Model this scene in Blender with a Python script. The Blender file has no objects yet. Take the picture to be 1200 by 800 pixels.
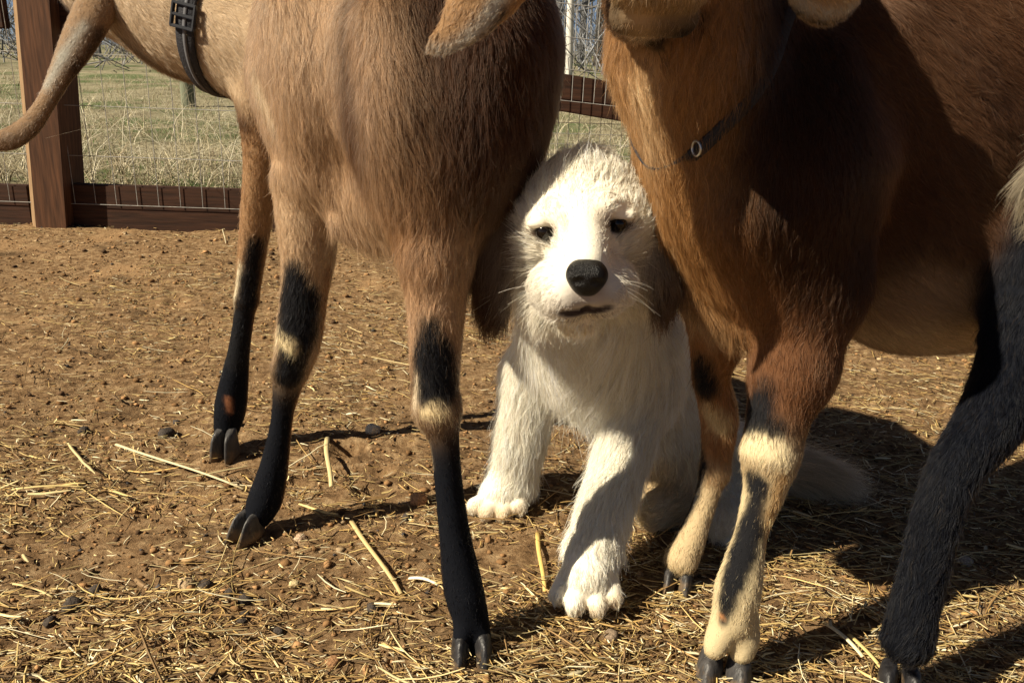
import bpy, math, random
import numpy as np
from mathutils import Vector, Matrix, noise as mnoise
R = math.radians
rng = np.random.default_rng(7)
random.seed(7)
SC = bpy.context.scene
COL = SC.collection

# ---------------------------------------------------------------- camera
CAM_Z = 0.50; PITCH = 18.0; ROLL = 2.0; F = 950.0
cd = bpy.data.cameras.new("camera"); cam = bpy.data.objects.new("camera", cd); COL.objects.link(cam)
cd.sensor_width = 36.0; cd.lens = F/1200*36.0; cd.clip_start = 0.01; cd.clip_end = 2000
CM = Matrix.Translation((0, 0, CAM_Z)) @ Matrix.Rotation(R(90-PITCH), 4, 'X') @ Matrix.Rotation(R(ROLL), 4, 'Z')
cam.matrix_world = CM
SC.camera = cam
CP = np.array([0, 0, CAM_Z]); CR = np.array(CM.to_3x3())
FWD = -CR[:, 2]

# ---------------------------------------------------------------- light
SUN_EL = R(40); SUN_TRAVEL = R(25)       # where the light travels to, from +X towards +Y
w = bpy.data.worlds.new("World"); SC.world = w; w.use_nodes = True
nt = w.node_tree; nt.nodes.clear()
sky = nt.nodes.new("ShaderNodeTexSky"); sky.sky_type = 'NISHITA'; sky.sun_disc = False
sky.sun_elevation = SUN_EL
# sky sun_rotation: clockwise from +Y
dx, dy = -math.cos(SUN_TRAVEL), -math.sin(SUN_TRAVEL)
sky.sun_rotation = math.atan2(dx, dy)
sky.air_density = 0.3; sky.dust_density = 0.3; sky.ozone_density = 1.0
bg = nt.nodes.new("ShaderNodeBackground"); bg.inputs[1].default_value = 0.05
wo = nt.nodes.new("ShaderNodeOutputWorld")
nt.links.new(sky.outputs[0], bg.inputs[0]); nt.links.new(bg.outputs[0], wo.inputs[0])
sl = bpy.data.lights.new("sun", 'SUN'); sl.energy = 5.0; sl.angle = R(0.5); sl.color = (1.0, 0.95, 0.86)
so = bpy.data.objects.new("sun", sl); COL.objects.link(so); so.location = (-3, 0, 5)
ld = Vector((math.cos(SUN_EL)*math.cos(SUN_TRAVEL), math.cos(SUN_EL)*math.sin(SUN_TRAVEL), -math.sin(SUN_EL)))
so.rotation_euler = ld.to_track_quat('-Z', 'Y').to_euler()
SC.view_settings.view_transform = 'Standard'; SC.view_settings.look = 'None'
SC.view_settings.exposure = 0.76; SC.view_settings.gamma = 1.0
SC.view_settings.use_white_balance = True; SC.view_settings.white_balance_temperature = 7600; SC.view_settings.white_balance_tint = 8
SC.render.film_transparent = False
SC.cycles.max_bounces = 6; SC.cycles.diffuse_bounces = 3; SC.cycles.glossy_bounces = 2; SC.cycles.transmission_bounces = 3
try:
    SC.cycles.use_denoising = True
    SC.cycles_curves.shape = 'RIBBONS'
except Exception: pass

# ---------------------------------------------------------------- projection helpers (pixel of the 1200x800 photo -> world)
def ray(px, py):
    d = CR @ np.array([(px-600)/F, (400-py)/F, -1.0]); return d
def P(px, py, Y):
    d = ray(px, py); return CP + d*(Y/d[1])
def G(px, py, z=0.0):
    d = ray(px, py); return CP + d*((z-CAM_Z)/d[2])
def depth(p): return float(np.dot(np.asarray(p)-CP, FWD))
def rm(r, p): return r*depth(p)/F
def nrm(v):
    v = np.asarray(v, float); return v/max(1e-9, np.linalg.norm(v))

# ---------------------------------------------------------------- objects helpers
def tag(o, label=None, cat=None, group=None, kind=None):
    if label: o["label"] = label
    if cat: o["category"] = cat
    if group: o["group"] = group
    if kind: o["kind"] = kind
    return o
def empty(name, loc):
    o = bpy.data.objects.new(name, None); COL.objects.link(o); o.location = Vector(loc); o.empty_display_size = .05
    return o
def link(o, parent=None):
    COL.objects.link(o)
    if parent is not None:
        o.parent = parent
        off = np.zeros(3); q = parent
        while q is not None:
            off += np.array(q.location); q = q.parent
        o.location = Vector(np.array(o.location)-off)
    return o
def meshobj(name, v, f, mat, parent=None, smooth=True, cols=None, origin=None):
    v = np.asarray(v, np.float32)
    if origin is None and parent is None: origin = v.mean(0); origin[2] = v[:, 2].min()
    if origin is None: origin = np.zeros(3)
    m = bpy.data.meshes.new(name)
    vv = v-np.asarray(origin, np.float32)
    if isinstance(f, np.ndarray):
        n, k = f.shape
        m.vertices.add(len(vv)); m.vertices.foreach_set("co", vv.ravel())
        m.loops.add(n*k); m.loops.foreach_set("vertex_index", f.ravel().astype(np.int32))
        m.polygons.add(n); m.polygons.foreach_set("loop_start", np.arange(0, n*k, k, dtype=np.int32))
        m.update(calc_edges=True)
    else:
        m.from_pydata(vv.tolist(), [], f)
    if smooth: m.polygons.foreach_set("use_smooth", np.ones(len(m.polygons), bool))
    if cols is not None:
        a = m.attributes.new("col", 'FLOAT_COLOR', 'POINT')
        c = np.ones((len(vv), 4), np.float32); c[:, :3] = cols
        a.data.foreach_set("color", c.ravel())
    m.materials.append(mat); m.update()
    o = bpy.data.objects.new(name, m); o.location = Vector(origin)
    return link(o, parent)

# ---------------------------------------------------------------- materials
def mat_new(name):
    m = bpy.data.materials.new(name); m.use_nodes = True
    m.node_tree.nodes.clear(); return m, m.node_tree
def N(t, k, **kw):
    n = t.nodes.new(k)
    for a, b in kw.items(): setattr(n, a, b)
    return n
def ramp(t, fac, stops):
    r = N(t, "ShaderNodeValToRGB"); e = r.color_ramp.elements
    while len(e) > 1: e.remove(e[-1])
    e[0].position = stops[0][0]; e[0].color = (*stops[0][1], 1)
    for p_, c_ in stops[1:]:
        x = e.new(p_); x.color = (*c_, 1)
    t.links.new(fac, r.inputs[0]); return r.outputs[0]
def plain(name, col, rough=.7, spec=.3, bump=0, scale=60, vary=.25, stretch=None, coat=0):
    m, t = mat_new(name)
    b = N(t, "ShaderNodeBsdfPrincipled"); o = N(t, "ShaderNodeOutputMaterial")
    tc = N(t, "ShaderNodeTexCoord"); mp = N(t, "ShaderNodeMapping")
    if stretch: mp.inputs['Scale'].default_value = stretch
    t.links.new(tc.outputs['Object'], mp.inputs[0])
    nz = N(t, "ShaderNodeTexNoise"); nz.inputs['Scale'].default_value = scale; nz.inputs['Detail'].default_value = 6
    t.links.new(mp.outputs[0], nz.inputs['Vector'])
    lo = tuple(c*(1-vary) for c in col); hi = tuple(min(1, c*(1+vary)) for c in col)
    c = ramp(t, nz.outputs[0], [(.3, lo), (.7, hi)])
    t.links.new(c, b.inputs['Base Color']); b.inputs['Roughness'].default_value = rough
    b.inputs['Specular IOR Level'].default_value = spec; b.inputs['Coat Weight'].default_value = coat
    if bump:
        bp = N(t, "ShaderNodeBump"); bp.inputs['Strength'].default_value = bump; bp.inputs['Distance'].default_value = .002
        t.links.new(nz.outputs[0], bp.inputs['Height']); t.links.new(bp.outputs[0], b.inputs['Normal'])
    t.links.new(b.outputs[0], o.inputs[0]); return m
def colmat(name, rough=.8, spec=.2, bump=.3, scale=400, transl=0):
    m, t = mat_new(name)
    b = N(t, "ShaderNodeBsdfPrincipled"); o = N(t, "ShaderNodeOutputMaterial")
    a = N(t, "ShaderNodeAttribute", attribute_name="col")
    t.links.new(a.outputs['Color'], b.inputs['Base Color'])
    b.inputs['Roughness'].default_value = rough; b.inputs['Specular IOR Level'].default_value = spec
    if bump:
        tc = N(t, "ShaderNodeTexCoord"); nz = N(t, "ShaderNodeTexNoise"); nz.inputs['Scale'].default_value = scale
        t.links.new(tc.outputs['Object'], nz.inputs['Vector'])
        bp = N(t, "ShaderNodeBump"); bp.inputs['Strength'].default_value = bump; bp.inputs['Distance'].default_value = .001
        t.links.new(nz.outputs[0], bp.inputs['Height']); t.links.new(bp.outputs[0], b.inputs['Normal'])
    t.links.new(b.outputs[0], o.inputs[0]); return m
def furmat(name, rough=.3, radial=.5, mixd=.35):
    m, t = mat_new(name)
    o = N(t, "ShaderNodeOutputMaterial"); a = N(t, "ShaderNodeAttribute", attribute_name="col")
    h = N(t, "ShaderNodeBsdfHairPrincipled"); h.parametrization = 'COLOR'
    t.links.new(a.outputs['Color'], h.inputs['Color'])
    h.inputs['Roughness'].default_value = rough; h.inputs['Radial Roughness'].default_value = radial
    h.inputs['IOR'].default_value = 1.3; h.inputs['Random Roughness'].default_value = .2 if 'Random Roughness' in h.inputs else 0
    d = N(t, "ShaderNodeBsdfDiffuse"); t.links.new(a.outputs['Color'], d.inputs['Color'])
    mx = N(t, "ShaderNodeMixShader"); mx.inputs[0].default_value = mixd
    t.links.new(h.outputs[0], mx.inputs[1]); t.links.new(d.outputs[0], mx.inputs[2])
    t.links.new(mx.outputs[0], o.inputs[0]); return m
M_SKIN = colmat("skin", .85, .1, .3, 500)
M_FUR = furmat("goat_hair", .30, .45, .45)
M_PFUR = furmat("puppy_hair", .4, .6, .62)
M_HOOF = plain("hoof_horn", (.040, .037, .036), .5, .4, .8, 160, .5, (1, 1, .25))
M_NOSE = plain("wet_nose", (.003, .0026, .0026), .30, .28, .6, 1300, .4)
M_EYE = plain("dark_eye", (.006, .004, .003), .08, .35, 0, 200, .3)
M_LID = plain("eyelid", (.03, .018, .015), .45, .4, .3, 400, .3)
M_STRAP = plain("nylon_webbing", (.022, .022, .028), .75, .3, .8, 700, .5)
M_METAL = plain("steel", (.55, .55, .55), .3, .8, .2, 300, .2); 
M_METAL.node_tree.nodes['Principled BSDF'].inputs['Metallic'].default_value = 1
M_CLAW = plain("claw", (.1, .08, .07), .4, .5, .1, 300)

# ---------------------------------------------------------------- implicit body
def seg_d(p, a, b, ra, rb):
    ab = b-a; L2 = max(1e-12, float(ab@ab)); t = np.clip(((p-a)@ab)/L2, 0, 1)
    return np.linalg.norm(p-a-t[:, None]*ab, axis=1)-(ra+(rb-ra)*t)
def spline(P3, rr, n=4):
    """Catmull-Rom through centres and radii"""
    A = np.concatenate([np.array(P3), np.array(rr)[:, None]], 1); A = np.concatenate([[2*A[0]-A[1]], A, [2*A[-1]-A[-2]]]); out = []
    for i in range(1, len(A)-2):
        for t in np.linspace(0, 1, n, endpoint=False):
            out.append(.5*(2*A[i]+(A[i+1]-A[i-1])*t+(2*A[i-1]-5*A[i]+4*A[i+1]-A[i+2])*t*t+(3*A[i]-A[i-1]-3*A[i+1]+A[i+2])*t**3))
    out.append(A[-2]); out = np.array(out); return out[:, :3], np.maximum(out[:, 3], .001)
def cap_d(p, q):
    if 'segs' in q:
        if q.get('sq') is not None:                      # flatten space once, about the chain's own points
            ax, s = q['sq']; T = np.eye(3)+(1/s-1)*np.outer(ax, ax); o = q['a']
            pp = (p-o)@T.T
            d = np.min([seg_d(pp, (a-o)@T.T, (b-o)@T.T, ra, rb) for a, b, ra, rb in q['segs']], 0)*min(1.0, s)
            return d
        return np.min([seg_d(p, *g_) for g_ in q['segs']], 0)
    a, b = q['a'], q['b']
    if q.get('sq') is not None:
        ax, s = q['sq']
        rel = p-a
        k = (rel@ax)[:, None]*ax
        p = a + rel - k + k/s
        if np.linalg.norm(b-a) > 1e-6:
            rb_ = b-a; kb = (rb_@ax)*ax; b = a + rb_ - kb + kb/s
    ab = b-a; L2 = float(ab@ab)
    if L2 < 1e-10: d = np.linalg.norm(p-a, axis=1)-q['ra']
    else:
        t = np.clip(((p-a)@ab)/L2, 0, 1)
        d = np.linalg.norm(p-a-t[:, None]*ab, axis=1)-(q['ra']+(q['rb']-q['ra'])*t)
    if q.get('sq') is not None: d = d*min(1.0, q['sq'][1])
    return d
class Body:
    def __init__(s, name): s.name = name; s.pr = []; s.paint = []; s.bald = []; s.short = []
    def add(s, a, b=None, ra=.01, rb=None, k=.012, flow=None, L=.012, col=(.4, .25, .14), sub=False, sq=None, lift=.35):
        a = np.asarray(a, float); b = a if b is None else np.asarray(b, float)
        rb = ra if rb is None else rb
        if flow is None: flow = nrm(b-a) if np.linalg.norm(b-a) > 1e-6 else np.array([0, 0, -1.])
        if sq is not None: sq = (nrm(sq[0]), sq[1])
        s.pr.append(dict(a=a, b=b, ra=ra, rb=rb, k=k, flow=nrm(flow), L=L, col=np.asarray(col, float), sub=sub, sq=sq, lift=lift))
    def chain(s, pts, **kw):
        """pts: (px,py,Y,rpx) list -> tapered capsules"""
        P3 = [P(*q[:3]) for q in pts]; rr = [rm(q[3], p3) for q, p3 in zip(pts, P3)]
        s.chain3(P3, rr, **kw); return P3
    def chain3(s, P3, rr, **kw):
        C_, r_ = spline(P3, rr)
        s.add(P3[0], P3[-1], rr[0], rr[-1], **kw)
        q = s.pr[-1]; q['segs'] = [(C_[i], C_[i+1], r_[i], r_[i+1]) for i in range(len(C_)-1)]; q['lo'] = (C_-r_[:, None]).min(0); q['hi'] = (C_+r_[:, None]).max(0)
    def soften(s, a, b, r_, mul): s.short.append((np.asarray(a), np.asarray(b), r_, mul))
    def ball(s, px, py, Y, r, **kw):
        p = P(px, py, Y); s.add(p, None, rm(r, p), **kw); return p
    def dab(s, px, py, Y, r, col, px2=None, py2=None, Y2=None, r2=None, soft=.003):
        a = P(px, py, Y); b = P(px2, py2, Y2) if px2 is not None else a
        s.paint.append((a, b, rm(r, a), rm(r2 if r2 else r, b), np.asarray(col, float), soft))
    def sdf(s, p):
        d = np.full(len(p), 1.0)
        for q in s.pr:
            di = cap_d(p, q)
            if q['sub']: 
                h = np.maximum(q['k']-np.abs(-di-d), 0)/q['k']; d = np.maximum(d, -di)+h*h*q['k']*.25
            else:
                h = np.maximum(q['k']-np.abs(di-d), 0)/q['k']; d = np.minimum(d, di)-h*h*q['k']*.25
        return d
    def build(s, res):
        lo = np.min([q['lo'] if 'lo' in q else np.minimum(q['a']-q['ra'], q['b']-q['rb']) for q in s.pr if not q['sub']], 0)-.02
        hi = np.max([q['hi'] if 'hi' in q else np.maximum(q['a']+q['ra'], q['b']+q['rb']) for q in s.pr if not q['sub']], 0)+.02
        n = np.ceil((hi-lo)/res).astype(int)+1
        ax = [lo[i]+np.arange(n[i])*res for i in range(3)]
        D = np.full(n, .05, np.float32)
        for q in s.pr:
            m = .012+q['k']+res*2
            f = 1.0 if q['sq'] is None else max(1.0, q['sq'][1])
            l2 = np.minimum(q['a']-q['ra']*f, q['b']-q['rb']*f)-m; h2 = np.maximum(q['a']+q['ra']*f, q['b']+q['rb']*f)+m
            if 'lo' in q: l2, h2 = q['lo']-m, q['hi']+m
            i0 = np.clip(((l2-lo)/res).astype(int), 0, n-1); i1 = np.clip(((h2-lo)/res).astype(int)+2, 1, n)
            if (i1 <= i0).any(): continue
            X, Y, Z = np.meshgrid(ax[0][i0[0]:i1[0]], ax[1][i0[1]:i1[1]], ax[2][i0[2]:i1[2]], indexing='ij')
            p = np.stack([X.ravel(), Y.ravel(), Z.ravel()], 1)
            di = cap_d(p, q).reshape(X.shape).astype(np.float32)
            sl_ = D[i0[0]:i1[0], i0[1]:i1[1], i0[2]:i1[2]]
            if q['sub']:
                h = np.maximum(q['k']-np.abs(-di-sl_), 0)/q['k']; nd = np.maximum(sl_, -di)+h*h*q['k']*.25
            else:
                h = np.maximum(q['k']-np.abs(di-sl_), 0)/q['k']; nd = np.minimum(sl_, di)-h*h*q['k']*.25
            D[i0[0]:i1[0], i0[1]:i1[1], i0[2]:i1[2]] = nd
        v, f = surface_nets(D, lo, res)
        s.v, s.f = v, f
        s.attrs(); return v, f
    def attrs(s):
        v = s.v
        # normals
        tri = v[s.f]; fn = np.cross(tri[:, 2]-tri[:, 0], tri[:, 3]-tri[:, 1])
        vn = np.zeros_like(v)
        for k in range(4): 
            for c in range(3): vn[:, c] += np.bincount(s.f[:, k], fn[:, c], len(v))
        s.vn = vn/np.maximum(1e-12, np.linalg.norm(vn, axis=1))[:, None]
        W = np.zeros(len(v)); fl = np.zeros((len(v), 3)); Ln = np.zeros(len(v)); C = np.zeros((len(v), 3)); lf = np.zeros(len(v))
        for q in s.pr:
            if q['sub']: continue
            wt = np.exp(-np.clip(cap_d(v, q), -.002, .3)/.006)+1e-12
            W += wt; fl += wt[:, None]*q['flow']; Ln += wt*q['L']; C += wt[:, None]*q['col']; lf += wt*q['lift']
        s.flow = fl/W[:, None]; s.L = Ln/W; s.lift = lf/W; s.C0 = C/W[:, None]
        for c, r, soft in s.bald:
            d = np.linalg.norm(v-c, axis=1); s.L = s.L*np.clip((d-r)/soft, 0, 1)
        for a, b, r_, mul in s.short:
            d = seg_d(v, a, b, r_, r_); s.L = s.L*(mul+(1-mul)*np.clip(d/.004, 0, 1))
        s.col = s.paint_at(v, s.C0)
    def paint_at(s, p, C):
        C = C.copy()
        for a, b, ra, rb, col, soft in s.paint:
            ab = b-a; L2 = float(ab@ab)
            t = np.clip(((p-a)@ab)/L2, 0, 1) if L2 > 1e-10 else np.zeros(len(p))
            d = np.linalg.norm(p-a-t[:, None]*ab, axis=1)-(ra+(rb-ra)*t)
            m = 1/(1+np.exp(np.clip(d/soft*2, -30, 30)))
            C = C*(1-m[:, None])+col*m[:, None]
        return C
    def mesh(s, parent, name="body", mat=None, dark=.75):
        return meshobj(name, s.v, s.f, mat or M_SKIN, parent, cols=s.col*dark)
    def fur(s, parent, name="fur", dens=30, mat=None, rad=.00014, seg=5, clump=.45, csize=.007, wave=.25, cjit=.25, grav=.15, seed=1, region=None, curl=0, minL=.0015):
        g = np.random.default_rng(seed)
        f3 = np.concatenate([s.f[:, [0, 1, 2]], s.f[:, [0, 2, 3]]])
        a, b, c = s.v[f3[:, 0]], s.v[f3[:, 1]], s.v[f3[:, 2]]
        ar = np.linalg.norm(np.cross(b-a, c-a), axis=1)*.5
        cen = (a+b+c)/3
        rel = cen-CP; dep = rel@FWD; ux = (rel@CR[:, 0])/dep*F+600; uy = 400-(rel@CR[:, 1])/dep*F
        nn = s.vn[f3[:, 0]]; face = -(nn*rel).sum(1)/np.linalg.norm(rel, axis=1)
        inf = (ux > -120) & (ux < 1320) & (uy > -120) & (uy < 920) & (dep > 0)
        Lm = s.L[f3[:, 0]]
        # finer, denser coat where the hair is short
        wgt = ar*np.where(inf, np.where(face > -.25, 1.0, .35), .22)*np.clip(.016/np.maximum(Lm, .004), .7, 2.2)
        wgt[Lm < minL] = 0
        n = int(wgt.sum()*1e4*dens); 
        idx = g.choice(len(f3), n, p=wgt/wgt.sum())
        r1 = np.sqrt(g.random(n)); r2 = g.random(n)
        w0, w1, w2 = 1-r1, r1*(1-r2), r1*r2
        def ip(A): 
            if A.ndim == 1: return w0*A[f3[idx, 0]]+w1*A[f3[idx, 1]]+w2*A[f3[idx, 2]]
            return w0[:, None]*A[f3[idx, 0]]+w1[:, None]*A[f3[idx, 1]]+w2[:, None]*A[f3[idx, 2]]
        p = ip(s.v); nv = ip(s.vn); nv /= np.linalg.norm(nv, axis=1)[:, None]
        fl = ip(s.flow); L = ip(s.L); lift = ip(s.lift); C0 = ip(s.C0)
        # slow swirl of the coat
        fq = 38.0
        sw = np.stack([np.sin(p[:, 1]*fq+2.1*np.sin(p[:, 2]*fq*.8)+1.3*np.sin(p[:, 0]*fq*1.7)), np.sin(p[:, 2]*fq*.9+2*np.sin(p[:, 0]*fq)), np.sin(p[:, 0]*fq*1.1+2*np.sin(p[:, 1]*fq*.9)+1.7*np.sin(p[:, 2]*fq*2.1))], 1)
        fl = fl+wave*sw*.5
        # clumps
        wp = p+.0025*np.stack([np.sin(p[:, 1]*900)+np.sin(p[:, 2]*530), np.sin(p[:, 2]*870)+np.sin(p[:, 0]*610), np.sin(p[:, 0]*820)+np.sin(p[:, 1]*450)], 1)
        cell = np.floor(wp/csize).astype(np.int64)
        key = (cell[:, 0]*73856093) ^ (cell[:, 1]*19349663) ^ (cell[:, 2]*83492791)
        _, inv = np.unique(key, return_inverse=True); inv = inv.ravel(); K = inv.max()+1
        cnt = np.bincount(inv, minlength=K)
        ctr = np.stack([np.bincount(inv, p[:, i], K)/cnt for i in range(3)], 1)
        cdir = g.normal(0, 1, (K, 3)); cl = g.normal(0, 1, K); cph = g.random(K)
        fl = fl+cdir[inv]*.14*(1+wave)
        fl = fl-(fl*nv).sum(1)[:, None]*nv
        fl /= np.maximum(1e-6, np.linalg.norm(fl, axis=1))[:, None]
        L = L*np.clip(g.normal(1, .18, n), .45, 1.5)*(1+.12*cl[inv])
        # colour: sample paint a little off the root so patch edges are hairy
        pc = p+g.normal(0, .0030, (n, 3))
        C = s.paint_at(pc, C0)
        br = np.exp(g.normal(0, cjit, n)+.10*cl[inv])
        C = C*br[:, None]; st_ = (g.random(n) < .06)[:, None]*g.random((n, 1)); C = C+st_*(np.array([.30, .20, .11])-C)*np.where(C.mean(1, keepdims=True) < .05, .12, .4)
        C = np.clip(C, .004, .93)
        jit = g.normal(0, 1, (n, 3)); flyaway = np.where(g.random(n) < .05, 2.4, 1.0)
        ts = np.linspace(0, 1, seg+1)
        pts = np.empty((n, seg+1, 3), np.float32)
        sl_ = lift+.12*cl[inv]*lift; side = np.cross(nv, fl)
        for j, t in enumerate(ts):
            off = fl*(t)[...]+nv*((sl_*flyaway)[:, None])*(t-.45*t*t)+jit*.09*flyaway[:, None]*t*t
            off[:, 2] -= grav*t*t
            if curl: off = off+side*(curl*math.sin(t*7.0))*np.sin(cph[inv]*6.28)[:, None]+side*(curl*(math.cos(t*6.0)-1))*np.cos(cph[inv]*6.28)[:, None]
            q = p+off*L[:, None]
            tc = ctr[inv]+(q-p)
            q = q+(tc-q)*(clump*np.clip(L/.014, .12, 1)[:, None]*t**1.5)
            pts[:, j] = q-nv*.0006
        pts = pts.reshape(-1, 3)
        hc = bpy.data.hair_curves.new(name); hc.add_curves([seg+1]*n)
        hc.attributes['position'].data.foreach_set('vector', pts.ravel())
        ra = hc.attributes.get('radius') or hc.attributes.new('radius', 'FLOAT', 'POINT')
        prof = np.clip(np.array([1.0]+[1.0-.8*(t**2) for t in ts[1:]]), .12, 1)
        rr = (rad*np.clip(g.normal(1, .2, n), .5, 1.6))[:, None]*prof[None, :]
        ra.data.foreach_set('value', rr.astype(np.float32).ravel())
        ca = hc.attributes.new('col', 'FLOAT_COLOR', 'CURVE')
        c4 = np.ones((n, 4), np.float32); c4[:, :3] = C; ca.data.foreach_set('color', c4.ravel())
        hc.materials.append(mat or M_FUR)
        o = bpy.data.objects.new(name, hc); link(o, parent)
        print(s.name, name, "strands", n)
        return o
def surface_nets(D, lo, res):
    S = D < 0
    nx, ny, nz = D.shape
    acc = np.zeros((nx-1, ny-1, nz-1, 3), np.float32); cnt = np.zeros((nx-1, ny-1, nz-1), np.int16)
    offs = [(i, j, k) for i in (0, 1) for j in (0, 1) for k in (0, 1)]
    def sub(A, o): return A[o[0]:nx-1+o[0], o[1]:ny-1+o[1], o[2]:nz-1+o[2]]
    for o in offs:
        for ax in range(3):
            if o[ax]: continue
            o2 = list(o); o2[ax] = 1
            a, b = sub(D, o), sub(D, o2)
            m = (a < 0) != (b < 0)
            t = np.where(m, a/np.where(m, a-b, 1), 0)
            for c in range(3):
                acc[..., c] += np.where(m, o[c]+(t if c == ax else 0), 0)
            cnt += m
    act = cnt > 0
    ids = -np.ones(act.shape, np.int64); ids[act] = np.arange(act.sum())
    base = np.argwhere(act)
    v = lo+(base+acc[act]/cnt[act][:, None])*res
    F_ = []
    for ax in range(3):
        o = [1, 1, 1]; o[ax] = 0
        u, w_ = [(1, 2), (2, 0), (0, 1)][ax]
        sl0 = [slice(1, -1)]*3; sl0[ax] = slice(0, -1); sl1 = list(sl0); sl1[ax] = slice(1, None)
        a, b = S[tuple(sl0)], S[tuple(sl1)]
        m = a != b
        e = np.argwhere(m); 
        for i in range(3):
            if i != ax: e[:, i] += 1
        flip = b[m]
        def cid(du, dw):
            q = e.copy(); q[:, u] += du; q[:, w_] += dw
            return ids[q[:, 0], q[:, 1], q[:, 2]]
        quad = np.stack([cid(-1, -1), cid(0, -1), cid(0, 0), cid(-1, 0)], 1)
        quad[flip] = quad[flip][:, ::-1]
        F_.append(quad)
    f = np.concatenate(F_)
    f = f[(f >= 0).all(1)]
    return v.astype(np.float64), f

def ring_band(body, c, axis, width, thick, name, mat, parent, nseg=72, off=.002, maxr=.2):
    """a strap lying round a body: finds the body's surface round an axis"""
    axis = nrm(axis); u = nrm(np.cross(axis, [0.13, .3, 1])); v = np.cross(axis, u)
    V = []; 
    th = np.linspace(0, 2*math.pi, nseg, endpoint=False)
    dirs = np.cos(th)[:, None]*u+np.sin(th)[:, None]*v
    rs = np.arange(.01, maxr, .001); pts = c+dirs[:, None, :]*rs[None, :, None]
    D = body.sdf(pts.reshape(-1, 3)).reshape(nseg, -1)
    rad = np.array([rs[np.argmax(D[i] > 0)] if (D[i] > 0).any() else maxr for i in range(nseg)])
    for _ in range(6): rad = .5*rad+.25*(np.roll(rad, 1)+np.roll(rad, -1))
    f = []
    for i in range(nseg):
        for (s_, r_) in ((-.5, off), (-.42, off+thick), (.42, off+thick), (.5, off)):
            V.append(c+dirs[i]*(rad[i]+r_)+axis*s_*width)
    for i in range(nseg):
        j = (i+1) % nseg
        for k in range(4):
            k2 = (k+1) % 4
            f.append((i*4+k, i*4+k2, j*4+k2, j*4+k))
    return meshobj(name, V, f, mat, parent), dirs, rad
def torus(c, axis, R_, r_, name, mat, parent, n=28, m=8):
    axis = nrm(axis); u = nrm(np.cross(axis, [.1, .9, .3])); v = np.cross(axis, u); V = []; f = []
    for i in range(n):
        a = 2*math.pi*i/n; d = math.cos(a)*u+math.sin(a)*v
        for j in range(m):
            b = 2*math.pi*j/m; V.append(np.asarray(c)+d*(R_+r_*math.cos(b))+axis*r_*math.sin(b))
    for i in range(n):
        for j in range(m):
            f.append((i*m+j, ((i+1) % n)*m+j, ((i+1) % n)*m+(j+1) % m, i*m+(j+1) % m))
    return meshobj(name, V, f, mat, parent)
def claw_hoof(parent, pos, head, size=(.011, .030, .022), splay=0., name="hoof", mat=None, tilt=0.):
    """one toe of a cloven hoof: sole outline lofted up to a smaller, set-back crown"""
    fwd = nrm([head[0], head[1], 0]); right = np.cross(fwd, [0, 0, 1]); up = np.array([0, 0, 1.])
    if tilt:
        f2 = fwd*math.cos(tilt)-up*math.sin(tilt); up = up*math.cos(tilt)+fwd*math.sin(tilt); fwd = f2
    w_, l_, h_ = size; V = []; f = []; n = 16; rings = [(0, 1.0, 0), (.12, 1.06, 0), (.5, .97, -.10), (.85, .86, -.2), (1.0, .72, -.26), (1.06, .4, -.3)]
    for (z, s_, sh) in rings:
        for i in range(n):
            a = 2*math.pi*i/n; x = math.cos(a); y = math.sin(a)
            yy = (y*.5+.12*y*y)*l_*s_+sh*l_; xx = x*.5*w_*s_*(1-.35*max(0, y)**2)
            xx += splay*yy
            V.append(np.asarray(pos)+right*xx+fwd*yy+up*(z*h_))
    for k in range(len(rings)-1):
        for i in range(n):
            j = (i+1) % n; f.append((k*n+i, k*n+j, (k+1)*n+j, (k+1)*n+i))
    f.append(tuple(range(n))[::-1]); f.append(tuple((len(rings)-1)*n+i for i in range(n)))
    return meshobj(name, V, f, mat or M_HOOF, parent)

# ================================================================ TERRAIN
def vnoise(x, y, seed=0):
    xi = np.floor(x).astype(np.int64); yi = np.floor(y).astype(np.int64); fx = x-xi; fy = y-yi
    fx = fx*fx*(3-2*fx); fy = fy*fy*(3-2*fy)
    def h(a, b):
        n = (a*374761393+b*668265263+seed*974634777) & 0x7fffffff
        n = ((n ^ (n >> 13))*1274126177) & 0x7fffffff
        return ((n ^ (n >> 16)) & 0xffff)/65535.0
    return (h(xi, yi)*(1-fx)+h(xi+1, yi)*fx)*(1-fy)+(h(xi, yi+1)*(1-fx)+h(xi+1, yi+1)*fx)*fy
def fbm(x, y, oct=4, seed=0, lac=2.1, gain=.5):
    s_ = 0; a = 1; t = 0
    for i in range(oct):
        s_ = s_+a*vnoise(x, y, seed+i*17); t += a; a *= gain; x = x*lac+3.7; y = y*lac+1.3
    return s_/t
_dg = np.random.default_rng(12)
DIPS = [(G(405, 530)[0], G(405, 530)[1], .026, .014)]+[(_dg.uniform(-.9, .9), _dg.uniform(.62, 1.9), _dg.uniform(.014, .026), _dg.uniform(.005, .011)) for _ in range(38)]
DIPS = [d_ for k_, d_ in enumerate(DIPS) if k_ == 0 or min(abs(d_[0]-G(*q)[0])+abs(d_[1]-G(*q)[1]) for q in ((285, 630), (262, 530), (550, 760), (850, 780), (580, 605), (690, 720), (795, 672))) > .07]
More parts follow.
